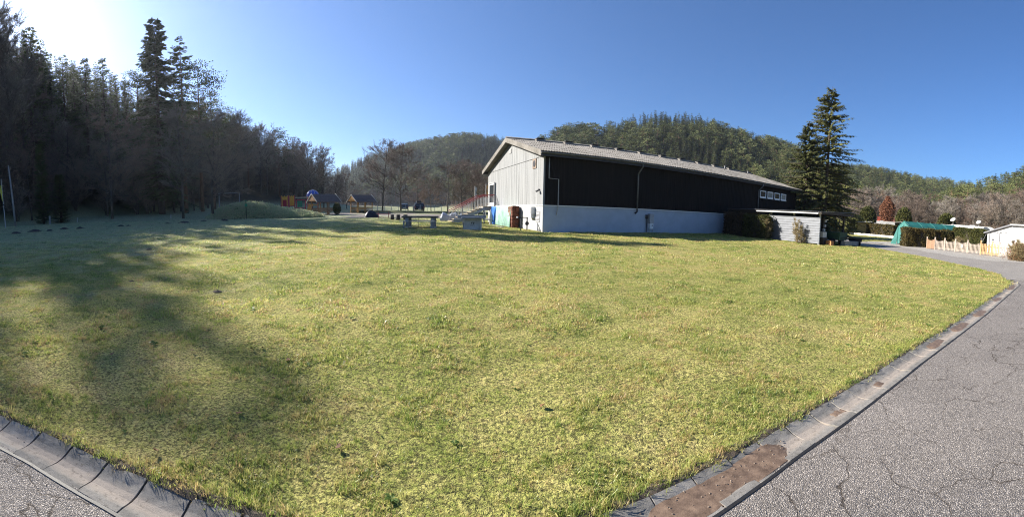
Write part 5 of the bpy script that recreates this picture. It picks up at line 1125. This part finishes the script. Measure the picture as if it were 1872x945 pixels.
kind('spruceA', conifer(1, 22, 4.4, 44, 6, 16), m_bark, m_spr); kind('spruceB', conifer(2, 22, 3.7, 40, 6, 14, .12, .3), m_bark, m_spr); kind('spruceC', conifer(3, 22, 5.0, 42, 6, 15, .08, .2, gap=.4), m_bark, m_spr)
kind('pineA', pine(4, 22, 4.2, .42, 40, 84, .30), m_barkp, m_pin); kind('pineB', pine(5, 22, 3.6, .50, 34, 84, .30), m_barkp, m_pin)
kind('bareA', bare(6, 15, .36, 1, 1.35), m_barkb, m_tw1); kind('bareB', bare(7, 15, .40, 1, 1.35, .35, .2), m_barkb, m_tw2); kind('bareC', bare(8, 15, .32, 1, 1.35, .7, .25), m_barkb, m_tw3); kind('bareD', bare(9, 15, .40, 1, 1.4, .45, .22), m_barkb, m_tw1)
kind('thicket', bare(10, 8, .34, 5, .8, .8, .08, .032), m_barkb, m_tw1); kind('thicketR', bare(11, 8, .36, 5, .8, .7, .08, .032), m_barkb, m_tw2)
KH = {'spruceA': 22, 'spruceB': 22, 'spruceC': 22, 'pineA': 22, 'pineB': 22, 'bareA': 15, 'bareB': 15, 'bareC': 15, 'bareD': 15, 'thicket': 8, 'thicketR': 8}
rt_ = random.Random(99)
def tree(key, x, y, h, label, cat='tree', group=None, name=None, wide=1.0, rot=None):
    tm, cm = KIND[key]; k = h/KH[key]; nm = name or {'spr': 'spruce_tree', 'pin': 'pine_tree', 'bar': 'bare_tree', 'thi': 'bare_thicket'}[key[:3]]
    t = thing(nm, label, cat, (x, y, GZ(x, y)), rt_.uniform(0, 6.28) if rot is None else rot, group); t.scale = (k*wide, k*wide, k); link('trunk', tm, t); link('crown', cm, t); return t
def tree_px(key, px, ytop, d, label, **kw):
    x, y = XY(px, d); return tree(key, x, y, HT(px, ytop, d) - GZ(x, y), label, **kw)
# --- heroes
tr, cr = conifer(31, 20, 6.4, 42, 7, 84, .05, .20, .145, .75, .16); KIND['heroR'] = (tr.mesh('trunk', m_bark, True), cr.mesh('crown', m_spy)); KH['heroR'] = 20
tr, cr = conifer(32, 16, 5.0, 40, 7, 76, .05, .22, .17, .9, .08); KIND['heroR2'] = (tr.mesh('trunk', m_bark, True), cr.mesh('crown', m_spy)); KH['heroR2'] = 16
tree_px('heroR', 1506, 157, 47, 'tall open-crowned spruce rising behind the shed roof', name='spruce_tree', wide=1.15, rot=1.0)
tree_px('heroR2', 1469, 221, 45, 'shorter dense spruce leaning close to the tall one by the hall end', name='spruce_tree', wide=1.12, rot=2.0)
tree_px('heroR2', 1528, 300, 52, 'low bushy spruce right of the tall spruce behind the shed', name='spruce_tree', wide=1.5, rot=.4)
tr, cr = conifer(33, 28, 5.6, 54, 7, 56, .10, .25, .30, .45, .08); KIND['heroL'] = (tr.mesh('trunk', m_bark, True), cr.mesh('crown', m_spr)); KH['heroL'] = 28
tree_px('heroL', 297, 32, 56, 'tallest dark spruce standing out above the wood on the left', name='spruce_tree', wide=1.2)
tr, cr = conifer(34, 26, 5.4, 40, 5, 30, .34, .12, .30, .25, .30); KIND['heroP'] = (tr.mesh('trunk', m_barkp, True), cr.mesh('crown', m_spr)); KH['heroP'] = 26
tree_px('heroP', 341, 66, 57, 'slender pine with layered crown right beside the tallest spruce', name='pine_tree', wide=1.0)
# --- skyline trees of the left-hand wood: (picture column, top, distance)
sky_l = [('bareC', 2, 16, 56), ('spruceB', 10, 62, 60), ('bareC', 16, 22, 58), ('spruceC', 26, 56, 62), ('bareC', 30, 74, 54), ('spruceA', 44, 84, 62), ('bareA', 50, 118, 58), ('spruceB', 60, 92, 64), ('spruceC', 75, 40, 60), ('spruceB', 92, 66, 64), ('spruceA', 106, 92, 66), ('spruceC', 130, 94, 62), ('spruceB', 148, 112, 66), ('spruceA', 169, 101, 62), ('spruceA', 201, 101, 64), ('spruceB', 186, 140, 64), ('spruceB', 223, 132, 68), ('spruceC', 240, 142, 66), ('pineB', 262, 134, 64),
         ('pineA', 371, 122, 62), ('pineA', 393, 167, 68), ('pineB', 404, 182, 102), ('pineA', 423, 204, 116), ('bareC', 440, 214, 100), ('pineB', 456, 216, 106), ('bareC', 478, 234, 108), ('bareA', 490, 236, 112), ('pineA', 512, 238, 116), ('bareB', 527, 256, 116), ('bareA', 543, 262, 118), ('bareC', 556, 278, 124)]
for key, px, yt, d in sky_l:
    tree_px(key, px, yt, d, {'spr': 'dark spruce of the shaded left-hand wood with its tip on the skyline', 'pin': 'pine on the skyline of the wood right of the tallest spruce', 'bar': 'bare tree with its crown on the skyline of the left-hand wood'}[key[:3]], group={'spr': 'skyline spruces of the left wood', 'pin': 'skyline pines of the left wood', 'bar': 'skyline bare trees of the left wood'}[key[:3]])
tree_px('spruceB', 68, 46, 58, 'dark spruce of the shaded left-hand wood with its tip on the skyline', group='skyline spruces of the left wood', rot=1.3)
# trees just left of the picture that throw their shadow over the lawn
for key, a_, d, h in [('spruceC', -77, 54, 22), ('bareD', -80, 46, 18), ('spruceA', -84, 54, 22), ('bareB', -88, 46, 18), ('spruceC', -92, 52, 21), ('bareA', -97, 46, 18)]:
    x, y = d*math.sin(R(a_)), d*math.cos(R(a_)); tree(key, x, y, h - GZ(x, y)*.5, 'tall tree of the wood at the far left beyond the lawn edge', group='trees at the far left edge')
# inner wood: bare trees and thickets along the edge, conifers behind
edge = np.array([(-50, 2), (-47, 14), (-43.5, 27), (-42, 40), (-55, 60), (-64, 80), (-66, 100), (-70, 122)]); ec = np.concatenate([[0], np.cumsum(np.hypot(*np.diff(edge, axis=0).T))])
def edge_at(s): return float(np.interp(s, ec, edge[:, 0])), float(np.interp(s, ec, edge[:, 1]))
for i in range(64):
    s = ec[-1]*(i + rt_.random())/64; x, y = edge_at(s); x -= rt_.uniform(.5, 7); key = rt_.choice(['thicket', 'thicketR', 'thicket', 'bareA', 'bareB', 'bareD']); d = math.hypot(x, y)
    h = rt_.uniform(6, 9) if key[:3] == 'thi' else rt_.uniform(9, 14)*(1 if d < 80 else .9)
    tree(key, x, y, h, {'thi': 'bare multi-stemmed thicket at the edge of the dark left-hand wood', 'bar': 'bare brown tree at the edge of the dark left-hand wood'}[key[:3]], group={'thi': 'bare thickets along the left wood edge', 'bar': 'bare trees along the left wood edge'}[key[:3]])
for i in range(120):
    s = ec[-1]*(i + rt_.random())/120; x, y = edge_at(s); q = rt_.uniform(6, 26); x -= q; y += rt_.uniform(-2, 4); d = math.hypot(x, y); px_ = 936 + F*math.atan2(x, y)
    lim = np.interp(px_, [0, 75, 130, 200, 262, 290, 340, 400, 450, 512, 560], [40, 70, 110, 130, 150, 150, 150, 185, 225, 255, 285]) + 8; hmax = HT(max(px_, 1), lim, d) - GZ(x, y)
    key = rt_.choice(['spruceA', 'spruceB', 'spruceC', 'spruceA', 'spruceC', 'bareC', 'bareD'] if px_ < 330 else ['pineB', 'bareA', 'bareC', 'bareB', 'bareD', 'spruceB']); h = min(hmax, rt_.uniform(13, 20))*rt_.uniform(.75, 1.0)
    if h < 5: continue
    tree(key, x, y, h, {'spr': 'dark spruce inside the shaded wood on the left', 'pin': 'pine inside the shaded wood on the left', 'bar': 'bare tree inside the shaded wood on the left'}[key[:3]], group={'spr': 'spruces inside the left wood', 'pin': 'pines inside the left wood', 'bar': 'bare trees inside the left wood'}[key[:3]])
# --- dark column-shaped thuja, single tree at the mound
tr, cr = conifer(41, 9, 1.1, 46, 8, 12, .02, -.4, .8, -.3); KIND['thuja'] = (tr.mesh('trunk', m_bark, True), cr.mesh('crown', m_spr)); KH['thuja'] = 9
tree_px('thuja', 80, 262, 43, 'tall dark columnar thuja at the left lawn edge', name='thuja_tree')
tree_px('thuja', 112, 318, 44, 'broad lower thuja beside the tall dark columnar one', name='thuja_tree', wide=1.9)
tree_px('bareD', 389, 215, 45, 'bare round-crowned tree growing at the left foot of the mound', wide=1.25)
tree_px('bareC', 335, 205, 46, 'pale-twigged bare tree in front of the dark wood below the pine', wide=1.2)
tree_px('bareB', 205, 220, 47, 'slender pale-stemmed bare tree at the edge of the left-hand wood', wide=1.2)
# --- bare trees in the middle
for key, px, yt, d, lab in [('bareA', 571, 268, 78, 'thin bare tree left of the pair behind the blue dome'), ('bareC', 592, 274, 80, 'bare tree right of the pair behind the blue dome'), ('bareB', 634, 318, 90, 'low bare tree between the two timber shelters'), ('bareA', 612, 322, 86, 'dark bare tree behind the brown shelter'), ('bareA', 699, 264, 70, 'tall bare tree leaning slightly right of the honey-coloured shelter'), ('bareD', 733, 272, 72, 'big bare tree with a thick trunk beside the dark blue car'), ('bareB', 788, 322, 82, 'low reddish bare tree behind the black car'), ('bareD', 818, 302, 76, 'bare brown tree left of the grey flag pole'), ('bareA', 845, 296, 78, 'bare tree just behind the grey flag pole'), ('bareB', 866, 298, 80, 'reddish bare tree behind the stair railing'), ('bareD', 884, 305, 84, 'bare tree partly hidden by the gable corner'), ('bareB', 762, 330, 95, 'small bare tree behind the black car roof')]:
    tree_px(key, px, yt, d, lab, wide=1.15 if key != 'bareC' else 1.0)
# --- right-hand side
tr = MB(); tr.tube([(0, 0, -.2), (0, 0, 3), (0, 0, 6.4)], [.16, .12, .03], 8)
cr = leafcloud(61, 5200, lambda r, N_: (lambda z, a, q: np.stack([q*np.cos(a), q*np.sin(a), z], -1))(*(lambda t: (1.0 + 6.2*t, r.uniform(0, 6.283, N_), 1.75*np.sqrt(r.random(N_))*np.sin(np.clip((1.03-t)*1.9 + .12, 0, 3.14))**.8*(1 + .25*np.sin(9*t + 2))))(r.random(N_)**.9)), .14)
KIND['copper'] = (tr.mesh('trunk', m_bark, True), cr.mesh('crown', m_rust_l)); KH['copper'] = 7.2; tree_px('copper', 1620, 359, 83, 'small tree with rust-brown leaves left of the round evergreen', name='copper_tree', wide=.95)
tr = MB(); tr.tube([(0, 0, -.2), (0, 0, 3.4)], [.12, .04], 7); cr = leafcloud(62, 4200, lambda r, N_: (lambda v: v/np.linalg.norm(v, axis=1)[:, None]*(.72 + .28*r.random(N_))[:, None]*np.array([1.15, 1.15, 2.0]) + np.array([0, 0, 2.05]))(r.normal(size=(N_, 3))), .12)
KIND['roundev'] = (tr.mesh('trunk', m_bark, True), cr.mesh('crown', m_thuja)); KH['roundev'] = 4.1; tree_px('roundev', 1651, 377, 74, 'rounded dense evergreen standing behind the tent ridge', name='evergreen_tree')
for px, yt, d, w_, lab in ((1548, 385, 66, 1.3, 'dark green bush left of the yellow hut behind the hedge'), (1585, 375, 74, 1.1, 'taller green bush rising behind the yellow hut roof'), (1566, 392, 70, 1.4, 'low green bush over the yellow hut'), (1729, 388, 62, 1.2, 'grey-green conifer bush behind the tent end')):
    tree_px('roundev', px, yt, d, lab, name='evergreen_bush', wide=w_)
for i in range(44):
    px = 1556 + 7.4*i + rt_.uniform(-5, 5); d = rt_.uniform(92, 128); yt = np.interp(px, [1556, 1600, 1650, 1700, 1740, 1790, 1872], [345, 340, 345, 352, 356, 352, 345]) + rt_.uniform(-6, 16); key = rt_.choice(['bareA', 'bareB', 'bareD', 'bareC', 'bareC']); yt += 8
    x, y = XY(min(px, 1868), d); a_ = math.atan2(x, y); tree_px(key, min(px, 1890), yt, d, 'bare brown tree in the row at the foot of the right-hand hill', group='bare trees at the foot of the right-hand hill', wide=1.2)
# bushes: climber on the shed wall, dry bush by the fence, shrubs
tr, cr = bare(71, 1.95, .20, 5, .55, .9, .08, .012); m_vine = leafy('dry climber', (.16, .12, .06), (.30, .24, .13), 0, .3, 2)
q = shed_w(x1 + 0*SLn - 0 if False else SLn - 1.5, -.30); t = thing('climbing_shrub', 'leafless straw-coloured shrub climbing the sheet-metal shed wall', 'shrub', (q[0], q[1], GZ(*q)), 0); tr.build('stems', m_vine, t); cr.build('twigs', m_vine, t)
q = shed_w(4.6, -.75); tr, cr = bare(72, 1.9, .24, 5, .6, .9, .08, .014); t = thing('dry_shrub', 'straw-brown shrub at the corner between dark hedge and metal wall', 'shrub', (q[0], q[1], GZ(*q)), 0); tr.build('stems', m_vine, t); cr.build('twigs', m_vine, t)
x, y = XY(1868, 26.5); tr, cr = bare(73, 1.5, .5, 7, .9, .55, .05, .014); t = thing('dry_bush', 'dry reddish-brown bush at the right edge before the fence', 'bush', (x, y, float(lawnz(33, 12))), 0); tr.build('stems', m_vine, t); cr.build('twigs', m_vine, t)
leafcloud(74, 1500, lambda r, N_: (lambda v: np.abs(v)*np.array([0, 0, 1]) + v*np.array([1, 1, 0]))(r.normal(size=(N_, 3))*np.array([.42, .42, .55])), .045).build('dry_leaves', m_rust_l, t)
x, y = XY(1757, 34.5); tr, cr = bare(75, 1.4, .4, 5, .6, .8, .05, .012); t = thing('dry_shrub', 'thin straw-coloured shrub in front of the tall hedge behind the fence', 'shrub', (x, y, float(lawnz(33, 14))), 0); tr.build('stems', m_vine, t); cr.build('twigs', m_vine, t)

# --- forest on the hills (one mass)
def lowtree(gen, mt, mcn):
    tr, cr = gen; mb = MB(); mb.add(tr.v, tr.f); nt_ = len(mb.f); mb.add(cr.v, cr.f); return mb.mesh('wood_tree', [mt, mcn], False, [0]*nt_ + [1]*(len(mb.f) - nt_))
lows = [proto('fs%d' % i, lowtree(conifer(80+i, 19, 2.8, 30, 6, 10, .20, .28, .44, .35), m_bark, m_spr)) for i in range(3)]
lowp = [proto('fp%d' % i, lowtree(pine(90+i, 18, 3.4, .5, 20, 30, .62), m_barkp, m_pin)) for i in range(3)]
lowb = [proto('fb%d' % i, lowtree(bare(95+i, 14, .34, 1, .55, .5, .3, .06), m_barkb, (m_tw2, m_tw3)[i])) for i in range(2)]
def forest(name, n_, box, keep, protos, hs, seed):
    r = np.random.default_rng(seed); x = r.uniform(box[0], box[1], n_); y = r.uniform(box[2], box[3], n_); h = hillpart(x, y); k = keep(x, y, h); x, y = x[k], y[k]
    z = HZ(x, y); sc = r.uniform(hs[0], hs[1], len(x)); return scatter(name, np.stack([x, y, z - .3], -1), sc, proto_coll(name + ' kinds', protos), .04, seed)
rn_ = lambda x, y, s: vn(x, y, s)
forest('hill_forest', 15000, (-260, 330, 120, 520), lambda x, y, h: (h > 3.5) & (rn_(x, y, .03) < .55) & (np.arctan2(x, y) > -.62) & (np.hypot(x, y) > 110), lows, (.75, 1.15), 1)
forest('hill_forest', 9000, (-120, 330, 120, 480), lambda x, y, h: (h > 3.5) & (rn_(x, y, .03) > -.15) & (np.hypot(x, y) > 120), lowp, (.75, 1.12), 2)
forest('hill_forest', 9000, (150, 620, -60, 480), lambda x, y, h: (h > 4) & (np.hypot(x, y) > 120), lowp + lows[:2], (.7, 1.1), 3)
forest('hill_forest', 5000, (-150, 600, 60, 420), lambda x, y, h: (h > 1.5) & (h < 16) & (np.hypot(x, y) > 105) & (rn_(x, y, .06) > .3), lowb, (.6, 1.0), 4)
forest('hill_forest', 1500, (-190, -62, -20, 260), lambda x, y, h: (h > 6) & (np.arctan2(x, y) < -.5), lows, (.6, .95), 5)
# ================================================================== HAZE (thin winter air)
mb = MB(); mb.box(-2700, 2700, -2700, 2700, -3, 160)
m_haze = bpy.data.materials.new('thin haze'); m_haze.use_nodes = True; n = m_haze.node_tree.nodes; n.clear()
o_ = n.new('ShaderNodeOutputMaterial'); pv = n.new('ShaderNodeVolumePrincipled'); pv.inputs['Color'].default_value = (.80, .88, 1.0, 1); pv.inputs['Density'].default_value = .0002; pv.inputs['Anisotropy'].default_value = .5
m_haze.node_tree.links.new(pv.outputs[0], o_.inputs['Volume'])
hz = mb.build('haze', m_haze); hz['kind'] = 'stuff'
